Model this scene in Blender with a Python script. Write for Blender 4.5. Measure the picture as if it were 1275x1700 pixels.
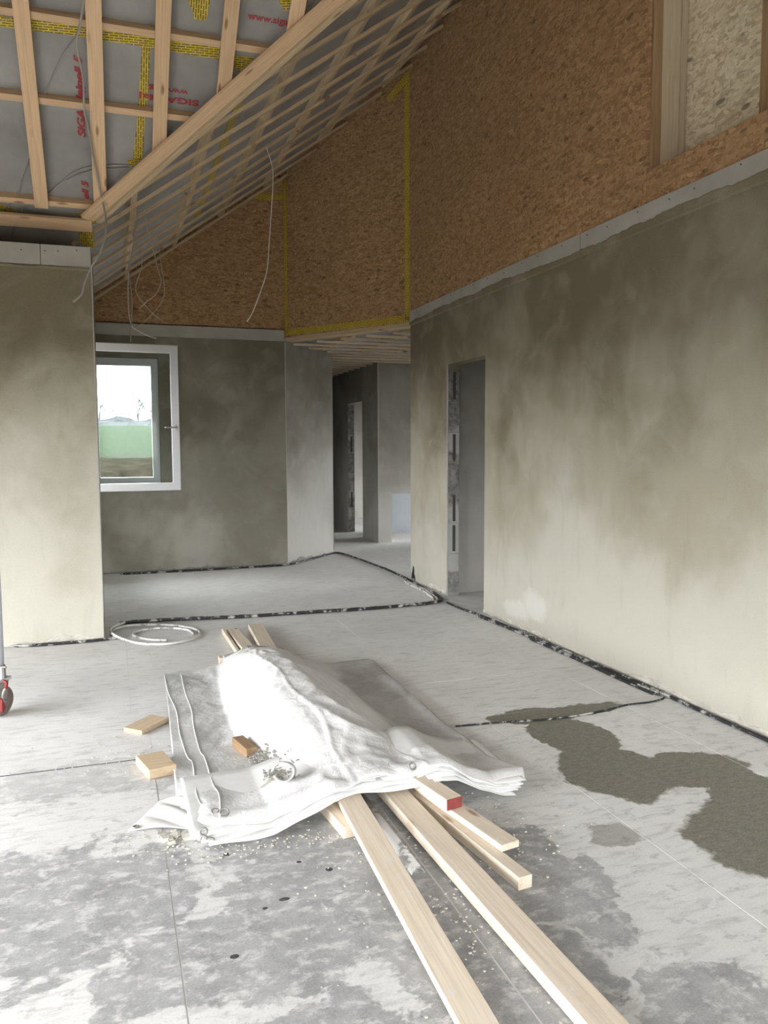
import bpy, bmesh, math, random
import numpy as np
from mathutils import Matrix, Vector, noise as mnoise

random.seed(7)
S = bpy.context.scene
for o in list(bpy.data.objects): bpy.data.objects.remove(o)
COL = S.collection

# ------------------------------------------------------------------ camera
cd = bpy.data.cameras.new('camera'); cam = bpy.data.objects.new('camera', cd); COL.objects.link(cam)
cd.sensor_fit = 'VERTICAL'; cd.sensor_height = 24.0; cd.lens = 1330.0 / 1700.0 * 24.0; cd.clip_end = 600
RX = (0.94702, -0.030398, 0.319732); RY = (-0.321147, -0.076649, 0.943923); RZ = (-0.004186, -0.996595, -0.082351)
cam.matrix_world = Matrix(((RX[0], -RX[1], -RX[2], 0), (RY[0], -RY[1], -RY[2], 0), (RZ[0], -RZ[1], -RZ[2], 1.5), (0, 0, 0, 1)))
S.camera = cam

# ------------------------------------------------------------------ sky and exposure
w = bpy.data.worlds.new('overcast_sky'); S.world = w; w.use_nodes = True
bg = w.node_tree.nodes['Background']; bg.inputs[0].default_value = (0.96, 0.98, 1.0, 1); bg.inputs[1].default_value = 16.0
S.view_settings.view_transform = 'Standard'; S.view_settings.look = 'None'
S.view_settings.gamma = 1.0; S.view_settings.use_curve_mapping = False
S.view_settings.exposure = 0.07

# ------------------------------------------------------------------ helpers
MW = {}
def reg(o, name, mat=None, parent=None, M=None):
    o.name = name
    COL.objects.link(o)
    M = M or Matrix.Identity(4)
    o.matrix_basis = M
    MW[o] = M
    if parent is not None:
        o.parent = parent; o.matrix_parent_inverse = MW[parent].inverted()
    if mat is not None and o.type == 'MESH' and not o.data.materials: o.data.materials.append(mat)
    return o
def empty(name, loc=(0, 0, 0), rz=0, parent=None):
    o = bpy.data.objects.new(name, None); o.empty_display_size = 0.1
    return reg(o, name, None, parent, Matrix.Translation(loc) @ Matrix.Rotation(rz, 4, 'Z'))
def tag(o, label=None, cat=None, group=None, kind=None):
    if label: o['label'] = label
    if cat: o['category'] = cat
    if group: o['group'] = group
    if kind: o['kind'] = kind
    return o
def st(o, label=None):
    o['kind'] = 'structure'
    if label: o['label'] = label
    return o
def mesh(name, vs, fs, mat, parent=None, M=None, smooth=False):
    me = bpy.data.meshes.new(name); me.from_pydata([tuple(v) for v in vs], [], fs); me.update()
    if smooth: me.polygons.foreach_set('use_smooth', [True] * len(me.polygons))
    return reg(bpy.data.objects.new(name, me), name, mat, parent, M)
def frame(O, ex, ey):
    ex = Vector(ex).normalized(); ey = Vector(ey); ez = ex.cross(ey).normalized(); ey = ez.cross(ex)
    return Matrix(((ex.x, ey.x, ez.x, O[0]), (ex.y, ey.y, ez.y, O[1]), (ex.z, ey.z, ez.z, O[2]), (0, 0, 0, 1)))
def area2(p): return sum(p[i][0]*p[(i+1) % len(p)][1] - p[(i+1) % len(p)][0]*p[i][1] for i in range(len(p)))
def prism(name, M, pts, d0, d1, mat, parent=None, bevel=0):
    if area2(pts) < 0: pts = pts[::-1]
    n = len(pts)
    vs = [(x, y, d0) for x, y in pts] + [(x, y, d1) for x, y in pts]
    fs = [tuple(range(n))[::-1], tuple(range(n, 2*n))] + [(i, (i+1) % n, n+(i+1) % n, n+i) for i in range(n)]
    o = mesh(name, vs, fs, mat, parent, M)
    if bevel: bev(o, bevel)
    return o
def bev(o, r, seg=1):
    bm = bmesh.new(); bm.from_mesh(o.data)
    bmesh.ops.bevel(bm, geom=bm.edges[:], offset=r, segments=seg, affect='EDGES', profile=0.5)
    bm.to_mesh(o.data); bm.free()
def box(name, lo, hi, mat, parent=None, bevel=0, M=None):
    c = [(a+b)/2 for a, b in zip(lo, hi)]; h = [(b-a)/2 for a, b in zip(lo, hi)]
    pts = [(-h[0], -h[1]), (h[0], -h[1]), (h[0], h[1]), (-h[0], h[1])]
    MM = (M or Matrix.Identity(4)) @ Matrix.Translation(c)
    return prism(name, MM, pts, -h[2], h[2], mat, parent, bevel)
def plank(name, a, b, width, thick, mat, parent=None, up=(0, 0, 1), bevel=0.002):
    """a, b: end points of the centre line of the TOP face"""
    a = Vector(a); b = Vector(b); ex = (b-a); L = ex.length
    M = frame((a+b)/2, ex, Vector(up).cross(ex))
    return prism(name, M, [(-L/2, -width/2), (L/2, -width/2), (L/2, width/2), (-L/2, width/2)], -thick, 0, mat, parent, bevel)
def wall(name, M, u0, u1, v0, v1, holes, thick, mat, parent=None):
    """rectangle in the (u,v) plane of M with rectangular holes; body runs from 0 to -thick along local z"""
    us = sorted({u0, u1, *[h[0] for h in holes], *[h[1] for h in holes]}); vs_ = sorted({v0, v1, *[h[2] for h in holes], *[h[3] for h in holes]})
    def solid(i, j):
        if i < 0 or j < 0 or i >= len(us)-1 or j >= len(vs_)-1: return False
        cu = (us[i]+us[i+1])/2; cv = (vs_[j]+vs_[j+1])/2
        return not any(h[0] < cu < h[1] and h[2] < cv < h[3] for h in holes)
    idx = {}; V = []; F = []
    def v(i, j, k):
        if (i, j, k) not in idx: idx[(i, j, k)] = len(V); V.append((us[i], vs_[j], 0 if k == 0 else -thick))
        return idx[(i, j, k)]
    for i in range(len(us)-1):
        for j in range(len(vs_)-1):
            if not solid(i, j): continue
            F.append((v(i, j, 0), v(i+1, j, 0), v(i+1, j+1, 0), v(i, j+1, 0)))
            F.append((v(i, j, 1), v(i, j+1, 1), v(i+1, j+1, 1), v(i+1, j, 1)))
            if not solid(i-1, j): F.append((v(i, j, 0), v(i, j+1, 0), v(i, j+1, 1), v(i, j, 1)))
            if not solid(i+1, j): F.append((v(i+1, j, 0), v(i+1, j, 1), v(i+1, j+1, 1), v(i+1, j+1, 0)))
            if not solid(i, j-1): F.append((v(i, j, 0), v(i, j, 1), v(i+1, j, 1), v(i+1, j, 0)))
            if not solid(i, j+1): F.append((v(i, j+1, 0), v(i+1, j+1, 0), v(i+1, j+1, 1), v(i, j+1, 1)))
    return mesh(name, V, F, mat, parent, M)
def smooth_path(pts, n=8):
    P = [Vector(p) for p in pts]; out = []
    for i in range(len(P)-1):
        p0 = P[max(i-1, 0)]; p1 = P[i]; p2 = P[i+1]; p3 = P[min(i+2, len(P)-1)]
        for k in range(n):
            t = k/n
            out.append(0.5*((2*p1)+(p2-p0)*t+(2*p0-5*p1+4*p2-p3)*t*t+(3*p1-p0-3*p2+p3)*t**3))
    out.append(P[-1]); return out
def tube_geo(pts, r, seg=8, cap=True):
    vs = []; fs = []; n = len(pts); nrm = None
    for i, p in enumerate(pts):
        t = (pts[min(i+1, n-1)]-pts[max(i-1, 0)]).normalized()
        if nrm is None:
            nrm = t.cross(Vector((0, 0, 1)));
            if nrm.length < 1e-3: nrm = t.cross(Vector((1, 0, 0)))
            nrm.normalize()
        nrm = (nrm - t*nrm.dot(t)).normalized(); b = t.cross(nrm)
        rr = r(i/(n-1)) if callable(r) else r
        for k in range(seg):
            a = 2*math.pi*k/seg; vs.append(p + nrm*math.cos(a)*rr + b*math.sin(a)*rr)
    for i in range(n-1):
        for k in range(seg):
            fs.append((i*seg+k, i*seg+(k+1) % seg, (i+1)*seg+(k+1) % seg, (i+1)*seg+k))
    if cap: fs.append(tuple(range(seg))[::-1]); fs.append(tuple(range((n-1)*seg, n*seg)))
    return vs, fs
def tube(name, pts, r, mat, parent=None, seg=8, n=8, smooth=True):
    P = smooth_path(pts, n) if n > 1 else [Vector(p) for p in pts]
    vs, fs = tube_geo(P, r, seg)
    return mesh(name, vs, fs, mat, parent, None, smooth)
def joined(name, parts, mat, parent=None, smooth=False):
    V = []; F = []
    for vs, fs in parts:
        k = len(V); V += [tuple(v) for v in vs]; F += [tuple(i+k for i in f) for f in fs]
    return mesh(name, V, F, mat, parent, None, smooth)

# ------------------------------------------------------------------ materials
class G:
    def __init__(s, name, rough=0.9, spec=0.3):
        s.m = bpy.data.materials.new(name); s.m.use_nodes = True; s.t = s.m.node_tree
        s.b = s.t.nodes['Principled BSDF']; s.b.inputs['Roughness'].default_value = rough
        s.b.inputs['Specular IOR Level'].default_value = spec
    def n(s, k, **kw):
        q = s.t.nodes.new(k)
        for a, b in kw.items(): setattr(q, a, b)
        return q
    def l(s, a, b): s.t.links.new(a, b)
    def put(s, sock, v):
        if hasattr(v, 'is_output') or hasattr(v, 'links'): s.l(v, sock)
        else: sock.default_value = v
    def pos(s): return s.n('ShaderNodeNewGeometry').outputs['Position']
    def obj(s): return s.n('ShaderNodeTexCoord').outputs['Object']
    def rnd(s): return s.n('ShaderNodeObjectInfo').outputs['Random']
    def mapv(s, v, sc=(1, 1, 1), loc=(0, 0, 0), rot=(0, 0, 0)):
        q = s.n('ShaderNodeMapping'); s.l(v, q.inputs[0]); s.put(q.inputs[1], loc); q.inputs[2].default_value = rot; q.inputs[3].default_value = sc
        return q.outputs[0]
    def noise(s, v, sc, det=4, ro=0.55, dist=0, col=False):
        q = s.n('ShaderNodeTexNoise'); s.l(v, q.inputs['Vector']); q.inputs['Scale'].default_value = sc
        q.inputs['Detail'].default_value = det; q.inputs['Roughness'].default_value = ro; q.inputs['Distortion'].default_value = dist
        return q.outputs['Color' if col else 'Fac']
    def vor(s, v, sc, out='Color', feat='F1', rand=1.0, dim='3D'):
        q = s.n('ShaderNodeTexVoronoi', feature=feat, voronoi_dimensions=dim); s.l(v, q.inputs['Vector']); q.inputs['Scale'].default_value = sc; q.inputs['Randomness'].default_value = rand
        return q.outputs[out]
    def ramp(s, f, stops, interp='LINEAR'):
        q = s.n('ShaderNodeValToRGB'); s.l(f, q.inputs[0]); e = q.color_ramp.elements; q.color_ramp.interpolation = interp
        while len(e) < len(stops): e.new(0.5)
        for k, (p, c) in enumerate(stops):
            e[k].position = p; e[k].color = (c, c, c, 1) if isinstance(c, (int, float)) else (*c, 1)
        return q.outputs[0]
    def math(s, op, a, b=0.0, clamp=False):
        q = s.n('ShaderNodeMath', operation=op, use_clamp=clamp); s.put(q.inputs[0], a); s.put(q.inputs[1], b); return q.outputs[0]
    def vm(s, op, a, b=None):
        q = s.n('ShaderNodeVectorMath', operation=op); s.put(q.inputs[0], a)
        if b is not None: s.put(q.inputs[1], b)
        return q.outputs['Value' if op == 'LENGTH' else 'Vector']
    def mix(s, f, a, b, mode='MIX'):
        q = s.n('ShaderNodeMix', data_type='RGBA', blend_type=mode)
        s.put(q.inputs[0], f)
        for k, v in ((6, a), (7, b)): s.put(q.inputs[k], (*v, 1) if isinstance(v, tuple) and len(v) == 3 else v)
        return q.outputs[2]
    def sep(s, v, k): q = s.n('ShaderNodeSeparateXYZ'); s.l(v, q.inputs[0]); return q.outputs[k]
    def sepc(s, v, k): q = s.n('ShaderNodeSeparateColor'); s.l(v, q.inputs[0]); return q.outputs[k]
    def ell(s, p, items):
        """signed field of a union of ellipses (cx, cy, rx, ry): below 1 inside"""
        out = None
        for cx, cy, rx, ry in items:
            d = s.vm('LENGTH', s.vm('MULTIPLY', s.vm('SUBTRACT', p, (cx, cy, 0)), (1/rx, 1/ry, 0)))
            out = d if out is None else s.math('MINIMUM', out, d)
        return out
    def bump(s, h, strength=0.3, dist=0.01):
        q = s.n('ShaderNodeBump'); q.inputs['Strength'].default_value = strength; q.inputs['Distance'].default_value = dist
        s.l(h, q.inputs['Height']); s.l(q.outputs[0], s.b.inputs['Normal']); return s
    def col(s, c): s.put(s.b.inputs['Base Color'], (*c, 1) if isinstance(c, tuple) and len(c) == 3 else c); return s
    def rough(s, r): s.put(s.b.inputs['Roughness'], r); return s

def plain(name, c, rough=0.6, metal=0.0, spec=0.4, vary=0.15, sc=30):
    g = G(name, rough, spec); g.b.inputs['Metallic'].default_value = metal
    f = g.noise(g.obj(), sc, 3)
    g.col(g.mix(f, tuple(x*(1-vary) for x in c), tuple(min(1, x*(1+vary)) for x in c)))
    return g.m

def plaster(name, damp, mid, dry, sc=0.8, bias=0.42, cut=0.0, patch=None):
    """lime plaster drying out in clouds: damp patches olive brown, dry ones pale; the mix leans darker towards the top"""
    g = G(name, 0.92, 0.15); p = g.pos()
    wv = g.vm('SUBTRACT', g.noise(p, 1.1, 3, 0.5, col=True), (0.5, 0.5, 0.5))
    pw = g.vm('ADD', p, g.vm('MULTIPLY', wv, (0.30, 0.30, 0.30)))
    big = g.noise(pw, sc, 4, 0.5)
    soft = g.noise(g.mapv(pw, (1, 1, 0.7), loc=(3, 1, 7)), 2.3, 4, 0.55)
    f = g.math('ADD', g.math('MULTIPLY', big, 0.75), g.math('MULTIPLY', soft, 0.25))
    f = g.math('ADD', g.math('MULTIPLY', g.math('SUBTRACT', f, 0.5), 0.72), 0.5)
    f = g.math('ADD', f, g.math('MULTIPLY', g.math('SUBTRACT', g.sep(p, 2), 1.45+cut), bias/2.9))  # height term: more of the dark tone higher up the wall
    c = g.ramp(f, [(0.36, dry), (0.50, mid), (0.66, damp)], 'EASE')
    streak = g.noise(g.mapv(p, (2.6, 2.6, 0.9)), 2.2, 4, 0.6, 0.8)
    c = g.mix(g.math('MULTIPLY', g.ramp(streak, [(0.52, 0), (0.75, 1)]), 0.16), c, tuple(x*0.8 for x in damp))
    sm_ = g.noise(g.mapv(pw, (1.2, 1.2, 1.2), rot=(0.5, 0.2, 0.7)), 2.9, 3, 0.5, 0.6)
    c = g.mix(g.math('MULTIPLY', g.ramp(sm_, [(0.50, 0), (0.72, 1)]), 0.22), c, tuple(min(1, x*1.12) for x in dry))
    if patch:      # freshly whitened repair spots on the wall
        q = g.n('ShaderNodeCombineXYZ'); pp = g.vm('ADD', p, g.vm('MULTIPLY', g.vm('SUBTRACT', g.noise(p, 5, 4, 0.6, col=True), (0.5, 0.5, 0.5)), (0.25, 0.25, 0.25)))
        g.l(g.sep(pp, 1), q.inputs[0]); g.l(g.sep(pp, 2), q.inputs[1])
        c = g.mix(g.math('MULTIPLY', g.ramp(g.ell(q.outputs[0], patch), [(0.6, 1), (1.25, 0)]), 0.5), c, (0.64, 0.63, 0.60))
    fine = g.noise(p, 160, 2)
    c = g.mix(0.06, c, g.ramp(fine, [(0.3, 0.1), (0.7, 0.9)]))
    g.col(c)
    g.bump(g.math('ADD', g.math('MULTIPLY', g.noise(p, 4, 3), 1.0), g.math('MULTIPLY', fine, 0.03)), 0.3, 0.010)
    return g.m

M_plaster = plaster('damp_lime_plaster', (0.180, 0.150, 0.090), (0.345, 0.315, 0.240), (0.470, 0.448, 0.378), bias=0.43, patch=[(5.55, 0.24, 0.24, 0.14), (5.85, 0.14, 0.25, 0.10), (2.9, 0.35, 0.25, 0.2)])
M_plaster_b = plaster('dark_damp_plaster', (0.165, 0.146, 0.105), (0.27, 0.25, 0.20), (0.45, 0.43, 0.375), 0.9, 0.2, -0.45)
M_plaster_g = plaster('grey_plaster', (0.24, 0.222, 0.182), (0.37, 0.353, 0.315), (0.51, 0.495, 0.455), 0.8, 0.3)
M_crumb = plaster('crumbled_plaster', (0.36, 0.34, 0.29), (0.50, 0.48, 0.42), (0.62, 0.60, 0.54), 6, 0.0)

def gypsum():
    g = G('gypsum_board', 0.9, 0.2); p = g.pos()
    c = g.ramp(g.noise(p, 3, 4), [(0.3, (0.33, 0.315, 0.28)), (0.7, (0.43, 0.415, 0.375))])
    return g.col(c).m
M_gyp = gypsum()
M_bead = plain('galvanised_bead_under_plaster', (0.50, 0.49, 0.46), 0.8)

def osb(name, tones, speck=0.5):
    g = G(name, 0.75, 0.3); o = g.obj()
    warp = g.noise(o, 3.0, 2, col=True)
    ow = g.vm('ADD', o, g.vm('MULTIPLY', warp, (0.07, 0.07, 0)))
    def layer(rot, sc):
        v = g.mapv(ow, (sc, sc*3.0, 1), rot=(0, 0, rot)); return g.sepc(g.vor(v, 1.0), 0)
    a = layer(0.25, 13); b = layer(-0.7, 16); c2 = layer(1.2, 19)
    sel = g.noise(o, 22, 1)
    f = g.mix(g.ramp(sel, [(0.42, 0), (0.46, 1)]), a, b); f = g.mix(g.ramp(g.noise(g.mapv(o, loc=(5, 3, 1)), 20, 1), [(0.54, 0), (0.58, 1)]), f, c2)
    f2 = g.mix(0.35, f, g.noise(g.mapv(o, (40, 90, 1)), 1, 3))
    col = g.ramp(f2, [(0.15, tones[0]), (0.45, tones[1]), (0.75, tones[2]), (0.95, tones[3])])
    sp = g.vor(g.mapv(ow, (9, 22, 1), rot=(0, 0, 0.5)), 1.0, 'Color'); spf = g.ramp(g.sepc(sp, 1), [(0.90, 0), (0.92, 1)])
    dd = g.vor(g.mapv(ow, (9, 22, 1), rot=(0, 0, 0.5)), 1.0, 'Distance'); spf = g.math('MULTIPLY', spf, g.ramp(dd, [(0.28, 1), (0.40, 0)]))
    col = g.mix(g.math('MULTIPLY', spf, speck), col, tuple(x*0.12 for x in tones[0]))
    big = g.noise(o, 0.9, 3)
    col = g.mix(g.ramp(big, [(0.35, 0.25), (0.65, 0.0)]), col, tuple(x*0.7 for x in tones[1]))
    g.col(col); g.bump(f2, 0.25, 0.004); return g.m
M_osb = osb('oriented_strand_board', ((0.235, 0.132, 0.060), (0.365, 0.218, 0.108), (0.45, 0.285, 0.150), (0.60, 0.42, 0.245)))
M_osb_pale = osb('pale_strand_board', ((0.46, 0.38, 0.25), (0.66, 0.57, 0.41), (0.78, 0.70, 0.54), (0.86, 0.80, 0.66)), 0.7)

def wood(name, a, b, knot=(0.22, 0.10, 0.04), dust=0.0):
    g = G(name, 0.65, 0.3); o = g.obj(); r = g.rnd()
    off = g.vm('SCALE', (1, 1, 1), None)
    q = g.n('ShaderNodeCombineXYZ'); g.l(g.math('MULTIPLY', r, 37.0), q.inputs[0]); g.l(g.math('MULTIPLY', r, 11.0), q.inputs[1]); g.l(g.math('MULTIPLY', r, 23.0), q.inputs[2])
    v = g.vm('ADD', o, q.outputs[0])
    gr = g.noise(g.mapv(v, (1.2, 22, 22)), 3.0, 5, 0.6, 0.6)
    c = g.ramp(gr, [(0.30, a), (0.70, b)])
    lines = g.ramp(g.noise(g.mapv(v, (0.8, 60, 60)), 2.2, 2, 0.5, 1.0), [(0.45, 0), (0.60, 1)])
    c = g.mix(g.math('MULTIPLY', lines, 0.28), c, tuple(x*0.66 for x in a))
    kd = g.vor(g.mapv(v, (2.6, 9.0, 1.0)), 1.0, 'Distance', dim='2D'); kc = g.sepc(g.vor(g.mapv(v, (2.6, 9.0, 1.0)), 1.0, 'Color', dim='2D'), 0)
    k = g.math('MULTIPLY', g.ramp(kd, [(0.05, 1), (0.13, 0)]), g.ramp(kc, [(0.60, 0), (0.65, 1)]))
    c = g.mix(g.math('MULTIPLY', k, 0.75), c, knot)
    hv = g.ramp(r, [(0, 0.86), (1, 1.08)])
    c = g.mix(1.0, c, hv, 'MULTIPLY')
    if dust:
        d = g.ramp(g.noise(g.pos(), 14, 5, 0.65), [(0.58, 0), (0.72, 1)])
        c = g.mix(g.math('MULTIPLY', d, dust), c, (0.72, 0.70, 0.66))
    g.col(c); g.bump(gr, 0.12, 0.003); return g.m
M_pine = wood('planed_pine', (0.66, 0.44, 0.255), (0.78, 0.56, 0.355))
M_pine_pale = wood('pale_dusty_pine', (0.68, 0.575, 0.445), (0.80, 0.71, 0.585), dust=0.75)
M_pine_tan = wood('tan_offcut_pine', (0.52, 0.39, 0.25), (0.64, 0.51, 0.35), dust=0.4)
M_pine_old = wood('brown_weathered_pine', (0.25, 0.15, 0.08), (0.36, 0.24, 0.14), dust=0.2)
M_pine_grey = wood('greyed_batten_wood', (0.48, 0.36, 0.215), (0.63, 0.495, 0.32))
M_stud = wood('pale_stud_wood', (0.60, 0.50, 0.36), (0.72, 0.62, 0.46))
M_stud_dark = wood('brown_stud_wood', (0.30, 0.19, 0.10), (0.40, 0.27, 0.15))
M_red = plain('red_end_paint', (0.24, 0.05, 0.045), 0.7, vary=0.3)

def membrane():
    g = G('grey_vapour_membrane', 0.55, 0.4); p = g.pos()
    c = g.ramp(g.noise(p, 2.0, 4), [(0.3, (0.25, 0.24, 0.225)), (0.7, (0.37, 0.36, 0.34))])
    sp = g.ramp(g.vor(p, 14, 'Distance'), [(0.02, 1), (0.05, 0)])
    c = g.mix(g.math('MULTIPLY', sp, 0.5), c, (0.08, 0.08, 0.08))
    g.col(c); g.bump(g.noise(p, 5, 3, 0.5, 0.5), 0.6, 0.02); return g.m
M_memb = membrane()

def tape():
    g = G('yellow_printed_tape', 0.45, 0.4); o = g.obj()
    br = g.n('ShaderNodeTexBrick'); g.l(o, br.inputs['Vector'])
    br.offset = 0.5; br.inputs['Scale'].default_value = 1.0; br.inputs['Brick Width'].default_value = 0.06; br.inputs['Row Height'].default_value = 0.0155
    br.inputs['Mortar Size'].default_value = 0.0036; br.inputs['Mortar Smooth'].default_value = 0.0
    wob = g.ramp(g.noise(g.mapv(o, (330, 90, 1)), 1.0, 1), [(0.46, 0), (0.48, 1)])
    ink = g.math('MULTIPLY', g.math('SUBTRACT', 1.0, br.outputs['Fac']), g.math('ADD', 0.55, g.math('MULTIPLY', wob, 0.45)))
    c = g.ramp(g.noise(o, 12, 3), [(0.3, (0.56, 0.40, 0.03)), (0.7, (0.72, 0.55, 0.08))])
    g.col(g.mix(g.math('MULTIPLY', ink, 0.92), c, (0.06, 0.04, 0.01))); g.bump(g.noise(o, 40, 2), 0.3, 0.004); return g.m
M_tape = tape()
M_print = plain('red_print', (0.42, 0.045, 0.05), 0.6, vary=0.1)

DAMP = [(-0.30, 2.75, 0.62, 0.50), (0.80, 2.62, 0.62, 0.62), (0.30, 2.25, 0.50, 0.26), (1.38, 2.35, 0.22, 0.55), (0.15, 3.75, 0.9, 0.24), (1.0, 1.85, 0.32, 0.55), (1.50, 1.62, 0.24, 0.24), (-0.4, 1.95, 0.4, 0.2), (0.5, 1.85, 0.3, 0.22)]
WET = [(2.32, 3.86, 0.44, 0.12), (2.22, 3.52, 0.21, 0.30), (2.15, 3.05, 0.27, 0.33), (2.50, 2.95, 0.30, 0.22), (2.58, 2.62, 0.20, 0.28), (2.40, 2.32, 0.40, 0.33)]
def concrete():
    g = G('raw_concrete_floor', 0.85, 0.3); p = g.pos()
    wv = g.vm('SUBTRACT', g.noise(p, 3.5, 4, 0.6, col=True), (0.5, 0.5, 0.5))
    pw = g.vm('ADD', p, g.vm('MULTIPLY', wv, (0.55, 0.55, 0.0)))
    wf = g.vm('SUBTRACT', g.noise(p, 4.5, 6, 0.62, col=True), (0.5, 0.5, 0.5))
    pf = g.vm('ADD', p, g.vm('MULTIPLY', wf, (0.26, 0.26, 0.0)))
    # general pale slab with drag streaks along x
    big = g.noise(p, 0.8, 5, 0.6)
    pale = g.ramp(big, [(0.3, (0.62, 0.615, 0.60)), (0.7, (0.80, 0.80, 0.785))])
    st_ = g.ramp(g.noise(g.mapv(p, (4.5, 17, 1)), 1.6, 5, 0.65, 0.6), [(0.50, 0), (0.72, 1)])
    pale = g.mix(g.math('MULTIPLY', st_, 0.55), pale, (0.33, 0.32, 0.30))
    # damp grey zones broken up by pale flakes of dried slurry
    d = g.ell(pw, DAMP); inside = g.ramp(d, [(0.70, 1), (1.25, 0)])
    flake = g.noise(g.mapv(p, (1.0, 1.35, 1)), 4.0, 9, 0.72, 0.3)
    m = g.ramp(g.math('ADD', flake, g.math('MULTIPLY', g.math('SUBTRACT', inside, 0.55), 0.29)), [(0.46, 0), (0.53, 1)])
    fl2 = g.noise(g.mapv(p, (1.0, 1.3, 1), loc=(4, 9, 2)), 13, 7, 0.70, 0.2)
    m = g.math('MULTIPLY', m, g.ramp(fl2, [(0.50, 1), (0.62, 0.25)]))
    m = g.math('MAXIMUM', m, g.math('MULTIPLY', g.ramp(fl2, [(0.36, 1), (0.44, 0)]), 0.55))
    grey = g.ramp(g.noise(p, 7, 7, 0.75), [(0.3, (0.18, 0.182, 0.185)), (0.7, (0.42, 0.423, 0.425))])
    near = g.ramp(g.math('MULTIPLY', g.math('SUBTRACT', 4.6, g.sep(p, 1)), 0.4), [(0.0, 0.0), (0.6, 1.0)])
    c = g.mix(g.math('MULTIPLY', g.math('MULTIPLY', m, 0.85), near), pale, grey)
    # wet brown patches
    wet = g.ramp(g.ell(pf, WET), [(0.93, 1), (1.0, 0)]); wetc = g.ramp(g.noise(g.mapv(p, (1, 2.2, 1)), 24, 8, 0.8), [(0.28, (0.075, 0.070, 0.050)), (0.5, (0.165, 0.155, 0.118)), (0.75, (0.27, 0.255, 0.205))])
    wet2 = g.math('MULTIPLY', g.ramp(g.ell(pf, [(1.79, 2.54, 0.11, 0.10)]), [(0.85, 1), (1.05, 0)]), 0.6)
    c = g.mix(g.math('MAXIMUM', wet, wet2), c, wetc)
    # small tar spots
    spots = g.ell(g.vm('ADD', p, g.vm('MULTIPLY', wf, (0.02, 0.02, 0))), [(0.687, 2.655, 0.014, 0.014), (0.50, 2.52, 0.02, 0.01), (0.43, 2.49, 0.01, 0.008), (0.30, 2.27, 0.014, 0.011), (0.60, 2.74, 0.01, 0.008), (0.36, 2.88, 0.016, 0.012)])
    c = g.mix(g.ramp(spots, [(0.9, 1), (1.05, 0)]), c, (0.015, 0.015, 0.015))
    fine = g.noise(p, 120, 3, 0.7); c = g.mix(0.10, c, g.ramp(fine, [(0.3, 0.05), (0.7, 1.0)]))
    dots = g.ramp(g.vor(p, 9, 'Distance'), [(0.015, 1), (0.04, 0)]); c = g.mix(g.math('MULTIPLY', dots, 0.6), c, (0.10, 0.10, 0.10))
    g.col(c); g.rough(g.math('SUBTRACT', 0.88, g.math('MULTIPLY', g.math('MAXIMUM', wet, g.math('MULTIPLY', m, 0.5)), 0.25)))
    g.bump(g.math('ADD', g.math('MULTIPLY', flake, 0.6), g.math('MULTIPLY', fine, 0.12)), 0.35, 0.006); return g.m
M_conc = concrete()
M_joint = plain('slurry_filled_joint', (0.62, 0.61, 0.59), 0.95, vary=0.2, sc=12)
M_black = plain('black_joint', (0.02, 0.02, 0.02), 0.8)

def conduit(name, base, dust, amt):
    g = G(name, 0.55, 0.4); p = g.pos()
    f = g.ramp(g.noise(p, 11, 5, 0.7), [(amt, 0), (amt+0.06, 1)])
    f = g.math('MULTIPLY', f, 0.9)
    g.col(g.mix(f, base, dust)); return g.m
M_cond = conduit('dusty_black_conduit', (0.018, 0.018, 0.019), (0.46, 0.45, 0.43), 0.52)
M_cond_g = conduit('plaster_caked_pipe', (0.10, 0.10, 0.10), (0.58, 0.57, 0.54), 0.44)
M_pex = conduit('dusty_grey_pipe', (0.25, 0.245, 0.235), (0.68, 0.67, 0.64), 0.42)
M_cable = plain('grey_cable', (0.34, 0.32, 0.29), 0.5)
M_cable_w = plain('white_cable', (0.72, 0.70, 0.64), 0.5)
M_cable_t = plain('tan_cable', (0.50, 0.43, 0.32), 0.5)
M_white = plain('white_window_paint', (0.60, 0.60, 0.615), 0.4, vary=0.04)
M_alu = plain('galvanised_steel', (0.52, 0.54, 0.57), 0.45, 0.35, vary=0.2, sc=9)
M_steel = plain('dull_steel', (0.30, 0.29, 0.27), 0.5, 0.7, vary=0.25)
M_redp = plain('red_brake_paint', (0.20, 0.018, 0.018), 0.5)
M_rubber = plain('pinkish_grey_wheel', (0.26, 0.20, 0.19), 0.8, vary=0.3)
M_chrome = plain('chrome_handle', (0.35, 0.34, 0.33), 0.3, 0.9)
M_blue = plain('pale_blue_board', (0.76, 0.82, 0.90), 0.8, vary=0.05)
M_ext = plain('exterior_render', (0.55, 0.54, 0.52), 0.9)
M_screw = plain('screw_head', (0.03, 0.03, 0.03), 0.5)

def block_mat():
    g = G('aerated_concrete_block', 0.95, 0.1); p = g.pos()
    c = g.ramp(g.noise(p, 18, 6, 0.7), [(0.33, (0.10, 0.098, 0.09)), (0.72, (0.33, 0.325, 0.30))])
    c = g.mix(g.ramp(g.noise(p, 3.2, 2), [(0.52, 0), (0.62, 1)]), c, (0.36, 0.36, 0.34))
    g.col(c); g.bump(g.noise(p, 45, 4, 0.7), 0.7, 0.01); return g.m
M_block = block_mat()
M_groove = plain('dark_groove', (0.055, 0.053, 0.048), 0.95, vary=0.4, sc=80)

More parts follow.
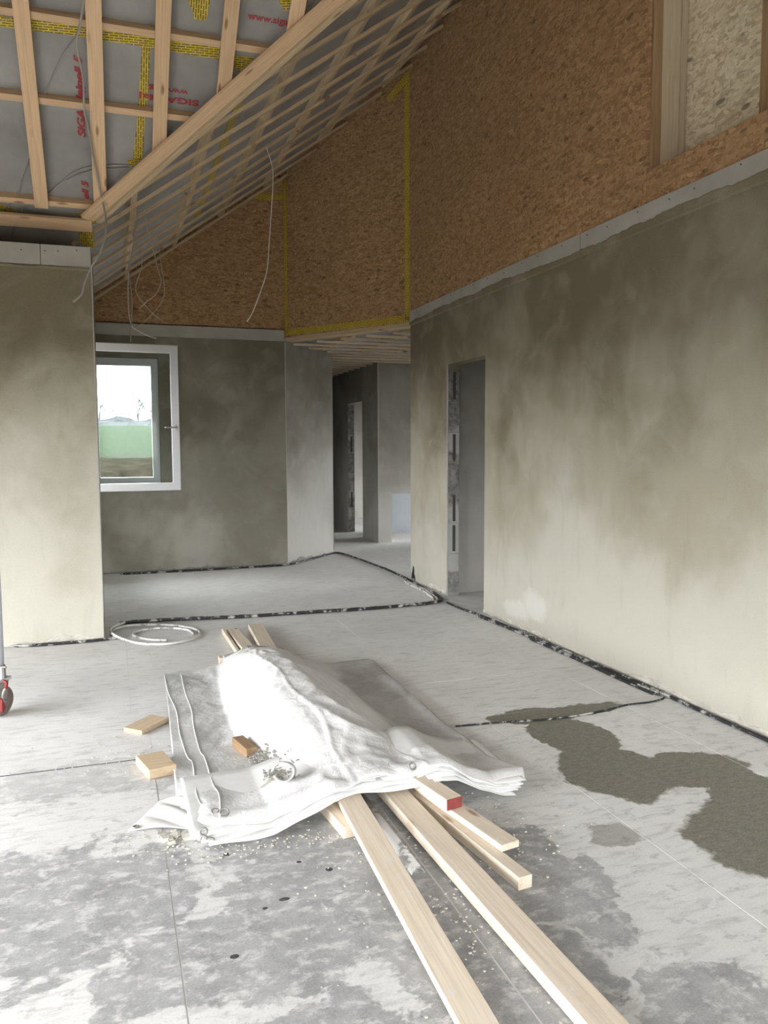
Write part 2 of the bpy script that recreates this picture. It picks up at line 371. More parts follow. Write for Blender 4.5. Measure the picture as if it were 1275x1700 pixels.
def glass():
    m = bpy.data.materials.new('window_glass'); m.use_nodes = True; t = m.node_tree
    for q in list(t.nodes): t.nodes.remove(q)
    out = t.nodes.new('ShaderNodeOutputMaterial'); mx = t.nodes.new('ShaderNodeMixShader'); tr = t.nodes.new('ShaderNodeBsdfTransparent'); gl = t.nodes.new('ShaderNodeBsdfGlossy')
    fr = t.nodes.new('ShaderNodeFresnel'); fr.inputs[0].default_value = 1.16; gl.inputs['Roughness'].default_value = 0.02
    tr.inputs[0].default_value = (0.93, 0.96, 0.95, 1)
    t.links.new(fr.outputs[0], mx.inputs[0]); t.links.new(tr.outputs[0], mx.inputs[1]); t.links.new(gl.outputs[0], mx.inputs[2]); t.links.new(mx.outputs[0], out.inputs[0])
    return m
M_glass = glass()

def tarp_mat():
    g = G('white_tarpaulin', 0.5, 0.4); p = g.pos()
    d1 = g.ramp(g.noise(g.mapv(p, (1, 0.7, 1)), 3.2, 5, 0.62, 0.6), [(0.40, 0), (0.70, 1)])
    wv = g.vm('SUBTRACT', g.noise(p, 5, 3, 0.6, col=True), (0.5, 0.5, 0.5)); pw = g.vm('ADD', p, g.vm('MULTIPLY', wv, (0.2, 0.2, 0)))
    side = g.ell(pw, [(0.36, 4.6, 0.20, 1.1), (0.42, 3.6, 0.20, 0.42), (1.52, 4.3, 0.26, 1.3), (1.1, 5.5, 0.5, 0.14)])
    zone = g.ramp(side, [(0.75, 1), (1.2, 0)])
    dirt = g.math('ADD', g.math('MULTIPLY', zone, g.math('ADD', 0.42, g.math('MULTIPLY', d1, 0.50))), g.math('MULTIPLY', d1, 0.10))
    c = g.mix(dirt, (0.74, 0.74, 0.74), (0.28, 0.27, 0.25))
    brown = g.ramp(g.ell(pw, [(0.60, 3.36, 0.14, 0.07), (0.50, 3.50, 0.12, 0.08)]), [(0.7, 1), (1.15, 0)])
    c = g.mix(g.math('MULTIPLY', brown, 0.75), c, (0.33, 0.29, 0.22))
    dots = g.math('MULTIPLY', g.ramp(g.vor(p, 7, 'Distance'), [(0.02, 1), (0.05, 0)]), 0.5)
    c = g.mix(dots, c, (0.25, 0.23, 0.20))
    g.col(c); g.bump(g.noise(p, 22, 4, 0.6, 0.8), 0.4, 0.012)
    return g.m
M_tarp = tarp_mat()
M_tarp_hem = plain('tarpaulin_hem', (0.66, 0.66, 0.645), 0.5, vary=0.1)
M_grey_crumb = plain('mortar_crumbs', (0.34, 0.33, 0.30), 0.95, vary=0.4, sc=60)

def ground_mat():
    g = G('field_and_soil', 1.0, 0.0); p = g.pos()
    grass = g.ramp(g.noise(p, 0.9, 5, 0.7), [(0.3, (0.013, 0.022, 0.010)), (0.7, (0.019, 0.029, 0.014))])
    soil = g.ramp(g.noise(p, 2.4, 5, 0.7), [(0.3, (0.014, 0.012, 0.009)), (0.7, (0.030, 0.026, 0.020))])
    e = g.math('ADD', g.sep(p, 1), g.math('MULTIPLY', g.noise(p, 0.6, 4), 4.0))
    g.col(g.mix(g.ramp(g.math('MULTIPLY', e, 0.02), [(0.44, 0), (0.50, 1)]), soil, grass)); return g.m
M_ground = ground_mat()
M_bark = plain('bare_bark', (0.036, 0.037, 0.039), 1.0, 0.0, 0.0)

# ------------------------------------------------------------------ key numbers
XR = 3.131; YL = 6.53; XL = -0.10; YB = 9.97
kA, aA = 0.753, 3.364; kB, bB = 0.7095, 3.212
def zA(y): return aA + kA*(YL-y)
def zB(x): return bB + kB*(x+0.08)
def xval(y): return (zA(y)-bB)/kB - 0.08
def yval(x): return YL - (zB(x)-aA)/kA
YR, ZR = 2.0, zA(2.0)
X0, Y0 = -3.2, -2.6           # left wall and the wall behind

# ------------------------------------------------------------------ floor
fl = box('floor', (X0-0.3, Y0-0.3, -0.30), (8.3, 17.3, -0.0009), M_joint); st(fl, 'raw concrete slab floor with slurry filled joints')
rows = [(Y0, 1.2, .58, 7), (1.2, 3.93, .145, 9), (3.93, 4.62, .145, 9), (4.62, 7.02, .06, 9), (7.02, 8.87, .035, 7), (8.87, 11.0, .035, 7), (11.0, 13.3, .4, 7), (13.3, 15.8, .1, 7), (15.8, 17.2, .5, 7)]
nslab = 0
for (ya, yb, off, _) in rows:
    x = off - 0.87*4
    while x < 8.0:
        xa, xb = max(x, X0), min(x+0.87, 8.2)
        x += 0.87
        if xb - xa < 0.05: continue
        if (ya >= 7.0 and xb < -0.1) or (ya >= 7.0 and xa > 6.5) or (yb <= 7.1 and xa > 5.2): continue
        gp = 0.0025; dz = random.uniform(-0.0008, 0.0008)
        gy1 = 0.006 if abs(ya-3.93) < .01 and xb < 0.3 else gp
        s = box('slab', (xa+gp, ya+gy1, -0.045), (xb-gp, yb-(0.006 if abs(yb-3.93) < .01 and xb < 0.3 else gp), dz), M_conc, fl); nslab += 1
box('joint_strip', (-2.5, 3.924, -0.02), (0.14, 3.936, -0.0004), M_black, fl)

# ------------------------------------------------------------------ walls
# wall facing the room on the left, its corner beside the alcove
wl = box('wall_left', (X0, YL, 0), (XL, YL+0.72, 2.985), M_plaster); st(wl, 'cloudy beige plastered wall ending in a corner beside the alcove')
box('gypsum_strip', (-0.45, YL-0.010, 2.84), (XL-0.004, YL+0.02, 2.99), M_gyp, wl, 0.002)
box('gypsum_strip', (-1.65, YL-0.010, 2.84), (-0.455, YL+0.02, 2.99), M_gyp, wl, 0.002)
box('gypsum_strip', (-2.85, YL-0.010, 2.84), (-1.655, YL+0.02, 2.99), M_gyp, wl, 0.002)
box('corner_bead', (XL-0.006, YL-0.004, 0.18), (XL+0.003, YL+0.006, 2.84), M_gyp, wl)
# west wall of the alcove with its window
Mw = frame((XL, 0, 0), (0, -1, 0), (0, 0, 1))
XW = -0.25
Mw = frame((XW, 0, 0), (0, 1, 0), (0, 0, 1))      # local z = +x
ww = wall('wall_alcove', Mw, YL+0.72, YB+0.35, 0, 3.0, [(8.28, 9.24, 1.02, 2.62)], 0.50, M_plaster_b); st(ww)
# back wall of the alcove
Mb = frame((0, YB, 0), (1, 0, 0), (0, 0, 1))      # local z = -y
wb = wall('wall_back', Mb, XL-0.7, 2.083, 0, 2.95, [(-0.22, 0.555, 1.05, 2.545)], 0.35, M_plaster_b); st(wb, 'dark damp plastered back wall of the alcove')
box('gypsum_strip', (XW, YB-0.012, 2.80), (2.075, YB+0.02, 2.937), M_gyp, wb, 0.002)
prism('osb_panel', frame((0, YB, 0), (1, 0, 0), (0, 0, 1)), [(XW-.1, 2.937), (2.09, 2.937), (2.09, zB(2.09)+.18), (XW-.1, zB(XW-.1)+.18)], -0.02, 0.0, M_osb, wb)
# slanted wall piece at the passage
ex = Vector((1, 1, 0)).normalized()
wc = wall('wall_passage', frame((2.083, YB, 0), ex, (0, 0, 1)), 0.0, 1.165, 0, 2.87, [], 0.12, M_plaster_g); st(wc, 'pale grey plastered wall piece turning into the passage')
box('wall_passage_end', (2.80, 10.80, 0), (2.906, 16.9, 2.862), M_plaster_g).__setitem__('kind', 'structure')
# pale corner beads on the plaster edges
box('corner_bead', (2.079, YB-0.006, 0.1), (2.087, YB+0.002, 2.79), M_bead, wc)
box('corner_bead', (2.903, 10.785, 0.06), (2.910, 10.795, 2.80), M_bead, wc)
# header above the passage
exh = Vector((XR-2.083, 8.315-YB, 0)); LH = exh.length
Mh = frame((2.083, YB, 0), exh, (0, 0, 1))
hd = prism('wall_header', Mh, [(0, 2.845), (LH, 2.845), (LH, zB(XR)+.17), (0, zB(2.083)+.17)], -0.02, 0.0, M_osb); st(hd, 'strand board panel over the passage opening')
box('header_beam', (0, 2.80, -0.14), (LH, 2.845, -0.001), M_pine_grey, hd, M=Mh)
# right wall
Mr = frame((XR, 0, 0), (0, -1, 0), (0, 0, 1))     # local z = -x, u = -y
TH = 0.13
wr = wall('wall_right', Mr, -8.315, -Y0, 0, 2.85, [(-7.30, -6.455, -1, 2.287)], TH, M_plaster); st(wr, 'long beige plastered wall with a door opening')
def strip(ya, yb): box('gypsum_strip', (XR-0.012, ya, 2.826), (XR+0.02, yb, 2.96), M_gyp, wr, 0.002)
for a, b in ((7.40, 8.31), (4.95, 7.395), (2.5, 4.945), (0.0, 2.495), (Y0, -0.005)): strip(a, b)
Mo = frame((XR, 0, 0), (0, 1, 0), (0, 0, 1))      # local z = +x
zt = zB(XR)
prism('osb_panel', Mo, [(4.24, 2.96), (8.315, 2.96), (8.315, zt+.17), (yval(XR), zt+.17), (4.24, zt+.17)], 0.0, 0.018, M_osb, wr)
prism('osb_panel', Mo, [(2.55, 2.96), (4.236, 2.96), (4.236, 3.155), (2.55, 3.155)], 0.0, 0.018, M_osb, wr)
prism('osb_panel', Mo, [(Y0, 2.96), (2.546, 2.96), (2.546, zA(2.546)+.17), (YR, ZR+.17), (Y0, ZR-kA*(YR-Y0)+.17)], 0.0, 0.018, M_osb, wr)
prism('osb_panel', Mo, [(2.55, 5.4), (4.236, 5.4), (4.236, zt+.17), (3.71, zt+.17), (2.55, zA(2.55)+.17)], 0.0, 0.018, M_osb, wr)
prism('rear_board', Mo, [(2.3, 2.9), (4.32, 2.9), (4.32, 5.6), (2.3, 5.6)], 0.27, 0.288, M_osb_pale, wr)
# framing inside the opening
def post(name, xa, xb, ya, yb, mat, z0=3.0, z1=5.5):
    a = Vector(((xa+xb)/2, (ya+yb)/2, z0)); b = Vector(((xa+xb)/2, (ya+yb)/2, z1))
    M = frame((a+b)/2, (0, 0, 1), (0, 1, 0)); L = (z1-z0)/2; hy = (yb-ya)/2; hx = (xb-xa)/2   # local z = -x
    return prism(name, M, [(-L, -hy), (L, -hy), (L, hy), (-L, hy)], -hx, hx, mat, wr, 0.002)
post('stud', XR+0.020, XR+0.085, 4.225, 4.33, M_stud_dark)
post('stud', XR+0.087, XR+0.222, 4.235, 4.33, M_stud)
post('stud', XR+0.224, XR+0.268, 4.230, 4.33, M_stud)
post('stud', XR+0.090, XR+0.268, 3.40, 3.445, M_stud_dark)
post('stud', XR+0.090, XR+0.268, 2.58, 2.62, M_stud)
box('sill_plate', (XR+0.02, 2.56, 3.06), (XR+0.268, 4.224, 3.105), M_stud, wr)
# block work in the door reveal, far jamb
z = 0.0; k = 0
for h in (0.24, 0.19, 0.30, 0.30, 0.30, 0.30, 0.30, 0.31):
    d = 0.010 if k % 2 else 0.004
    b = box('block', (XR+0.004+d*0.3, 7.30-0.012-d*0.4, z+0.003), (XR+TH-0.004, 7.305, min(z+h, 2.285)-0.003), M_block, wr, 0.003)
    if k in (2, 3, 5, 7):
        box('groove', (XR+0.055, 7.30-0.0175, z+0.02), (XR+0.085, 7.29, z+h-0.02), M_groove, wr)
    z += h; k += 1
box('jamb_bead', (XR-0.004, 7.283, 0.02), (XR+0.006, 7.30, 2.287), M_gyp, wr)
prism('gap_shade_plate', frame((XR, 8.235, 0.0), (0, -1, 0), (0, 0, 1)), [(-.06, .0), (.07, .0), (.055, .06), (.03, .085), (.025, .15), (.0, .175), (-.02, .12), (-.05, .07)], -0.01, 0.003, M_black, wr)  # thin black plate painting the dark inside a broken-out hole, no real recess
# rooms behind the right wall
wn = box('wall_side_room', (XR+TH, 7.42, 0), (7.6, 7.54, 2.85), M_plaster_g); st(wn, 'smooth grey wall seen through the door opening')
# pillar wall with the broken-out hole near the floor, wall with the far door
wp = wall('wall_pillar', frame((0, 11.73, 0), (1, 0, 0), (0, 0, 1)), 3.89, 7.6, 0, 2.862, [(4.10, 5.0, -1, 0.757)], 0.12, M_plaster_g); st(wp, 'grey plastered wall end with a rough hole at the floor')
wd = wall('wall_corridor', frame((3.88, 0, 0), (0, -1, 0), (0, 0, 1)), -16.9, -11.74, 0, 2.862, [(-13.40, -12.54, -1, 2.22)], 0.12, M_plaster_g); st(wd, 'dark plastered corridor wall with a doorway')
z = 0
for k, h in enumerate((0.42, 0.30, 0.30, 0.36, 0.30, 0.52)):
    box('block', (3.884, 13.388, z+.004), (3.996, 13.405, z+h-.004), M_block, wd, 0.003)
    if k in (1, 4): box('groove', (3.93, 13.383, z+0.02), (3.955, 13.395, z+h-0.02), M_groove, wd)
    z += h
box('corner_bead', (3.878, 11.723, 0.0), (3.892, 11.735, 2.75), M_bead, wp)
we = box('wall_far', (2.8, 15.9, 0), (8.0, 16.02, 2.85), M_plaster_g); st(we)
wx = wall('wall_east', frame((7.6, 0, 0), (0, 1, 0), (0, 0, 1)) , 2.0, 16.1, 0, 2.85, [(3.7, 4.6, 1.0, 2.0), (9.1, 10.9, 0.25, 2.1), (12.4, 14.4, 0.25, 2.2)], 0.3, M_plaster_g)
wx.matrix_basis = frame((7.6, 0, 0), (0, -1, 0), (0, 0, 1)) @ Matrix.Scale(-1, 4, (1, 0, 0)); st(wx)
ws = box('wall_south', (XR+TH, 2.0, 0), (7.6, 2.12, 2.85), M_plaster_g); st(ws)
bb = box('insulation_board', (4.35, 13.10, 0.0), (5.75, 13.15, 1.2), M_blue); tag(bb, 'pale blue insulation board standing beyond the hole in the pillar wall', 'board')

# left outer wall and the wall behind, with the big glazed openings still empty
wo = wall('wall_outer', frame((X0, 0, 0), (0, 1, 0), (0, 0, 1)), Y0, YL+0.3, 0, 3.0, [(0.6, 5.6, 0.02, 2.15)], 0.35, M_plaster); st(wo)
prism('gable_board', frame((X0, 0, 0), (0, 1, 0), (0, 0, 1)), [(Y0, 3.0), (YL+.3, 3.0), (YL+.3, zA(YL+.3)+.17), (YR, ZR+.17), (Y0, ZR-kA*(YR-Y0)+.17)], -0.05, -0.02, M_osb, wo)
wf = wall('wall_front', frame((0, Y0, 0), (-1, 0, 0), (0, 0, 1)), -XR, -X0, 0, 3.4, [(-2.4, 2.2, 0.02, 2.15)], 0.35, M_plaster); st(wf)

# screw heads in the gypsum strips
scr = bpy.data.meshes.new('screw'); bm = bmesh.new(); bmesh.ops.create_cone(bm, cap_ends=True, segments=8, radius1=0.0045, radius2=0.0045, depth=0.003); bm.to_mesh(scr); bm.free(); scr.materials.append(M_screw)
def screw(p, rot, parent): reg(bpy.data.objects.new('screw', scr), 'screw', None, parent, Matrix.Translation(p) @ rot)
for x in (-0.58, -0.42, -0.33, -0.20): screw((x, YL-0.0105, 2.945+random.uniform(-.01, .02)), Matrix.Rotation(math.pi/2, 4, 'X'), wl)
for yy in np.arange(2.3, 8.2, 0.29): screw((XR-0.0125, float(yy)+random.uniform(-.05, .05), 2.93+random.uniform(-.012, .012)), Matrix.Rotation(math.pi/2, 4, 'Y'), wr)
# crumbled plaster along the wall feet
def crumbs(name, path, normal, h0, d0, parent, seed, mat=M_crumb):
    """ragged foot of the plaster coat: an uneven lip hugging the wall"""
    rnd = random.Random(seed); V = []; F = []
    a, b = Vector((*path[0], 0)), Vector((*path[1], 0)); nv = Vector((*normal, 0)).normalized()
    n = int((b-a).length/0.012); m = 7
    for i in range(n+1):
        p = a+(b-a)*(i/n); q = p*1.0+Vector((seed*3.1, 0, 0))
        hh = h0*(0.55+0.9*mnoise.noise(q*2.3)+0.5*mnoise.noise(q*9)+0.25*mnoise.noise(q*31)); hh = max(hh, 0.012)
        for j in range(m):
            t = j/(m-1)
            dep = d0*(0.55+0.5*mnoise.noise(Vector((q.x*11, q.y*11, t*4)))+0.35*mnoise.noise(Vector((q.x*35, q.y*35, t*9))))*(1-t**3)
            V.append(p + nv*(max(dep, 0.002) if j < m-1 else -0.003) + Vector((0, 0, hh*t)))
    for i in range(n):
        for j in range(m-1): F.append((i*m+j, (i+1)*m+j, (i+1)*m+j+1, i*m+j+1))
    o = mesh(name, V, F, mat, parent); o['kind'] = 'stuff'; return o
def smear(path0, path1, normal, z0, zt, parent, seed):
    """ragged edge of the plaster coat lapping over the gypsum strip"""
    rnd = random.Random(seed); V = []; F = []; a = Vector((*path0, 0)); b = Vector((*path1, 0)); nv = Vector(normal); n = int((b-a).length/0.02)
    for i in range(n+1):
        p = a+(b-a)*(i/n)
        h = zt + 0.035*mnoise.noise(p*0.9+Vector((seed, 0, 0))) + 0.018*mnoise.noise(p*5) + 0.008*mnoise.noise(p*23)
        V += [p+nv*0.001+Vector((0, 0, z0)), p+nv*0.0145+Vector((0, 0, z0+.012)), p+nv*0.0150+Vector((0, 0, h-.006)), p+nv*0.0125+Vector((0, 0, h))]
    for i in range(n):
        for k in range(3): F.append((i*4+k, (i+1)*4+k, (i+1)*4+k+1, i*4+k+1))
    o = mesh('plaster_lap', V, F, M_plaster, parent); o['kind'] = 'stuff'; return o
smear((XR, 8.31), (XR, 1.0), (-1, 0, 0), 2.80, 2.855, wr, 4)
smear((-1.4, YL), (XL-.01, YL), (0, -1, 0), 2.815, 2.852, wl, 9)
crumbs('plaster_crumbs', [(XR, 6.45), (XR, 1.2)], (-1, 0), 0.055, 0.020, wr, 1)
crumbs('plaster_crumbs', [(XR, 8.31), (XR, 7.31)], (-1, 0), 0.07, 0.02, wr, 2)
crumbs('plaster_crumbs', [(-1.2, YL), (XL, YL)], (0, -1), 0.06, 0.016, wl, 3)
crumbs('plaster_crumbs', [(XW, YB), (2.08, YB)], (0, -1), 0.06, 0.025, wb, 4, M_grey_crumb)
crumbs('plaster_crumbs', [(2.083, YB), (2.90, YB+0.82)], (1, -1), 0.08, 0.03, wc, 5, M_grey_crumb)

# ------------------------------------------------------------------ roofs
uA = Vector((0, -1, kA)).normalized()             # up the slope of the left roof
uB = Vector((1, 0, kB)).normalized()
cA = math.sqrt(1+kA*kA); cB = math.sqrt(1+kB*kB)
nAin = Vector((0, -kA, -1)).normalized(); nBin = Vector((kB, 0, -1)).normalized()
def PA(x, y, d=0): return Vector((x, y, zA(y))) - nAin*d        # d = depth behind the batten face
def PB(x, y, d=0): return Vector((x, y, zB(x))) - nBin*d
T1, T2 = 0.024, 0.060                              # batten, counter batten
DM = T1+T2
# left roof: local frame on the batten face, x along world X, y up the slope, z into the room
MA = frame((0, YL, aA), (1, 0, 0), uA)
def sA(y): return (YL-y)*cA                        # slope coordinate
MBf = frame((-0.08, 0, bB), uB, (0, 1, 0))         # x up the slope, y along world Y, z = uB x Y
flipB = (uB.cross(Vector((0, 1, 0)))).dot(nBin) < 0
sgnB = -1 if flipB else 1
sgnA = 1 if Vector((1, 0, 0)).cross(uA).dot(nAin) > 0 else -1
def sB(x): return (x+0.08)*cB
def prA(name, pts, d0, d1, mat, parent, lengthwise=False, bevel=0.0):
    """pts in (x, world y) on the left roof; d0..d1 depth behind the batten face"""
    q = [(x, sA(y)) for x, y in pts]
    cx = sum(p[0] for p in q)/len(q); cy = sum(p[1] for p in q)/len(q)
    o = MA @ Vector((cx, cy, 0))
    if lengthwise: M = frame(o, uA, (-1, 0, 0)); q = [(p[1]-cy, -(p[0]-cx)) for p in q]
    else: M = frame(o, (1, 0, 0), uA); q = [(p[0]-cx, p[1]-cy) for p in q]
    return prism(name, M, q, -sgnA*d1, -sgnA*d0, mat, parent, bevel) if sgnA > 0 else prism(name, M, q, d0, d1, mat, parent, bevel)
def prB(name, pts, d0, d1, mat, parent, alongY=False, bevel=0.0):
    q = [(sB(x), y) for x, y in pts]
    cx = sum(p[0] for p in q)/len(q); cy = sum(p[1] for p in q)/len(q)
    o = MBf @ Vector((cx, cy, 0))
    if alongY: M = frame(o, (0, 1, 0), -uB); q = [(p[1]-cy, -(p[0]-cx)) for p in q]
    else: M = frame(o, uB, (0, 1, 0)); q = [(p[0]-cx, p[1]-cy) for p in q]
    a, b = (d0, d1) if sgnB < 0 else (-d1, -d0)
    return prism(name, M, q, a, b, mat, parent, bevel)

YE = 7.24                                          # lower end of the left roof above the wall
ce = prA('ceiling', [(X0, YE), (xval(YE)-.05 if False else -0.16, YE), (xval(6.75), 6.75), (XR+.2, yval(XR+.2)), (XR+.2, YR), (X0, YR)], DM, DM+0.22, M_memb, None)
st(ce, 'sloping ceiling lined with grey vapour membrane and pine battens')
cb = prB('ceiling_alcove', [(-0.76, 10.3), (-0.76, 7.3), (-0.16, 7.3), (xval(6.75), 6.75), (XR+.2, yval(XR+.2)), (XR+.2, 8.6), (2.3, 10.3)], DM, DM+0.22, M_memb, None)
st(cb, 'steep slatted ceiling slope over the alcove')
cf = prism('ceiling_front', frame((0, YR, ZR), (1, 0, 0), (0, -1, -kA)), [(X0-.3, 0), (XR+.2, 0), (XR+.2, (YR-Y0+.3)*cA), (X0-.3, (YR-Y0+.3)*cA)], 0.09, 0.3, M_memb); st(cf)
if (Vector((1, 0, 0)).cross(Vector((0, -1, -kA)))).z < 0:
    cf.data.transform(Matrix.Translation((0, 0, -0.39)))
# right part of the left roof beyond the valley, up to the ridge over the right wall
# counter battens (horizontal) and battens (down the slope) on the left roof
for yc in (6.62, 5.975, 5.535, 5.10, 4.60, 4.10, 3.60, 3.10, 2.60):
    hw = 0.0225/cA*1.0
    xe = min(xval(yc)-0.03, XR-0.01)
    prA('counter_batten', [(X0+.02, yc-hw), (xe+.02, yc-hw), (xe-.02, yc+hw), (X0+.02, yc+hw)], T1, DM-0.001, M_pine, ce)
def cutA(x0, x1, y_low, marg):
    """batten polygon cut along the valley"""
    lo0 = min(y_low, yval(x0)-marg); lo1 = min(y_low, yval(x1)-marg)
    return [(x0, lo0), (x1, lo1), (x1, YR+0.02), (x0, YR+0.02)]
bx = [-0.485+0.4145*k for k in range(-6, 9)]
for k, x in enumerate(bx):
    if x+0.095 > XR: continue
    ylow = 6.645 if x < -0.2 else 6.70
    prA('batten', cutA(x, x+0.095, ylow, 0.055), 0.0, T1-0.0005, M_pine, ce, True, 0.0015)
# valley board lying on the left roof side, and its partner on the alcove side
def valley_board(fn, d_in, width, parent, mat, name, side):
    y1, y2 = 6.70, 3.95
    if side == 'A':
        g = 0.012
        pts = [(xval(y1)-g, y1), (xval(y2)-g, y2), (xval(y2)-g-width, y2), (xval(y1)-g-width, y1)]
        return prA(name, pts, -0.004, T1-0.001, mat, parent)
    pts = [(xval(y1)+0.006, y1), (xval(y2)+0.006, y2), (xval(y2)+0.006+width, y2), (xval(y1)+0.006+width, y1)]
    return prB(name, pts, 0.0, T1, mat, parent)
def board_between(name, a, b, width, thick, nin, toward, mat, parent):
    """board whose lower edge runs a-b, lying in the plane with inward normal nin, growing in direction toward"""
    a = Vector(a); b = Vector(b); ex = (b-a); L = ex.length; ey = Vector(toward); ey = (ey-ex.normalized()*ey.dot(ex.normalized())).normalized()
    M = frame((a+b)/2, ex, ey); s = 1 if ex.cross(ey).dot(Vector(nin)) > 0 else -1
    return prism(name, M, [(-L/2, 0), (L/2, 0), (L/2, width), (-L/2, width)], *( (-thick, 0.002) if s > 0 else (-0.002, thick)), mat, parent, 0.002)
va = Vector((xval(6.72), 6.72, zA(6.72))); vb = Vector((xval(4.0), 4.0, zA(4.0)))
board_between('valley_board', va+Vector((-.012, 0, 0.009)), vb+Vector((-.012, 0, 0.009)), 0.120, T1, nAin, (-1, -1, 0), M_pine, ce)
board_between('valley_board', va+Vector((.010, 0.008, 0.007)), vb+Vector((.010, 0.008, 0.007)), 0.05, T1, nBin, (1, 1, .2), M_pine_grey, cb)
# horizontal board above the left wall
plank('wall_plate_board', (X0+.05, 6.72, 3.19), (XL+0.01, 6.72, 3.19), 0.105, 0.03, M_pine, ce, up=nAin)
# printing and tapes on the membrane
def onmemA(name, pts3, mat, parent=ce, th=0.003, along=None):
    P = [Vector(p) for p in pts3]; c = sum(P, Vector())/len(P)
    ex = Vector(along) if along is not None else (P[1]-P[0]); ex = ex - nAin*ex.dot(nAin); ex.normalize()
    ey = nAin.cross(ex); M = frame(c, ex, ey)
    q = [((p-c).dot(ex), (p-c).dot(ey)) for p in P]
    return prism(name, M, q, -0.012, th, mat, parent)
tapes = [
 [(-0.635, 5.638, 4.137), (-0.081, 5.61, 4.158), (0.34, 5.605, 4.160), (0.762, 5.620, 4.15), (0.76, 5.685, 4.10), (0.341, 5.680, 4.105), (-0.084, 5.673, 4.11), (-0.643, 5.685, 4.101)],
 [(0.322, 5.663, 4.118), (0.312, 5.912, 3.93), (0.292, 6.11, 3.782), (0.279, 6.344, 3.605), (0.215, 6.343, 3.606), (0.246, 6.06, 3.819), (0.26, 5.818, 4.001), (0.269, 5.663, 4.118)],
 [(0.177, 6.354, 3.597), (0.278, 6.328, 3.617), (0.254, 6.387, 3.573), (0.194, 6.392, 3.569)],
 [(0.868, 5.653, 4.125), (1.022, 5.647, 4.13), (0.913, 5.747, 4.054), (0.868, 5.712, 4.081)],
 [(0.681, 5.377, 4.333), (0.672, 5.439, 4.286), (0.662, 5.497, 4.243), (0.586, 5.498, 4.242), (0.576, 5.466, 4.266), (0.534, 5.396, 4.319)],
 [(-0.195, 6.748, 3.301), (-0.011, 6.732, 3.313), (-0.068, 6.827, 3.241), (-0.168, 6.808, 3.256)],
 [(-0.196, 6.902, 3.185), (-0.079, 6.892, 3.192), (-0.085, 7.016, 3.099), (-0.179, 6.99, 3.119)],
 [(-0.772, 6.729, 3.315), (-0.685, 6.751, 3.299), (-0.623, 6.784, 3.274), (-0.786, 6.824, 3.244)],
 [(1.084, 5.312, 4.382), (1.191, 5.297, 4.393), (1.2, 5.379, 4.331), (1.144, 5.381, 4.33)]]
for i, t in enumerate(tapes):
    onmemA('tape', t, M_tape, along=(uA if i in (1, 4, 6) else None))
prB('tape', [(1.00, 6.1), (1.06, 6.1), (1.06, 9.6), (1.00, 9.6)], DM-0.004, DM+0.01, M_tape, cb, True)
def text(body, at, xdir, size, parent, bold=0.0, italic=False, width=None):
    cu = bpy.data.curves.new('print', 'FONT'); cu.body = body; cu.size = size; cu.extrude = 0.0008; cu.offset = bold
    if italic: cu.shear = 0.25
    tmp = bpy.data.objects.new('print', cu); COL.objects.link(tmp)
    dg = bpy.context.evaluated_depsgraph_get(); me = bpy.data.meshes.new_from_object(tmp.evaluated_get(dg))
    bpy.data.objects.remove(tmp)
    if width:
        xs = [v.co.x for v in me.vertices]; f = width/(max(xs)-min(xs)); me.transform(Matrix.Scale(f, 4, (1, 0, 0)))
    for v in me.vertices: pass
    me.materials.clear(); me.materials.append(M_print)
    ex = Vector(xdir); ex = (ex-nAin*ex.dot(nAin)).normalized(); ey = nAin.cross(ex)
    return reg(bpy.data.objects.new('print', me), 'print', M_print, parent, frame(Vector(at)+nAin*0.004, ex, ey))
def memA(x, y): return PA(x, y, DM-0.002)
text('SIGA Majpell 5', memA(-0.108, 6.19), uA, 0.068, ce, 0.0018, True, 0.58)
text('ell 5', memA(-0.105, 6.60), uA, 0.066, ce, 0.0018, True, 0.155)
text('SIGA-Maj', memA(0.655, 5.885), (-1, 0.0, 0), 0.058, ce, 0.0015, False, 0.40)
text('www.sig', memA(0.575, 5.835), (-1, 0.0, 0), 0.052, ce, 0.0008, False, 0.26)
text('www.siga', memA(0.925, 5.405), (1, 0.0, 0), 0.06, ce, 0.0008, False, 0.265)

# alcove slope: battens up the slope, counter battens along the slope
def xend(y):
    if y > 8.315: return 2.083+(YB-y)*(XR-2.083)/(YB-8.315)
    return XR
y = 9.90
while y > 3.95:
    hw = 0.0225
    xs_ = -0.24 if y > 6.75 else xval(y)+0.03
    x0a = -0.24 if y > 6.75 else xval(y-hw)+0.045; x0b = -0.24 if y > 6.75 else xval(y+hw)+0.045
    prB('batten', [(x0a, y-hw), (xend(y-hw)-.004, y-hw), (xend(y+hw)-.004, y+hw), (x0b, y+hw)], 0.0, T1-0.0005, M_pine_grey, cb)
    y -= 0.415
for xc in (-0.15, 0.245, 0.79, 1.34, 1.89, 2.44, 2.95):
    hw = 0.030/cB
    y0 = max(yval(xc)+0.06, 3.9) if xc > 0.0 else 7.26
    y1 = YB-0.005 if xc < 2.08 else YB-(xc+.03-2.083)*(YB-8.315)/(XR-2.083)
    prB('counter_batten', [(xc-hw, y0+0.0), (xc+hw, y0), (xc+hw, y1), (xc-hw, y1)], T1, DM-0.001, M_pine_grey, cb, True)
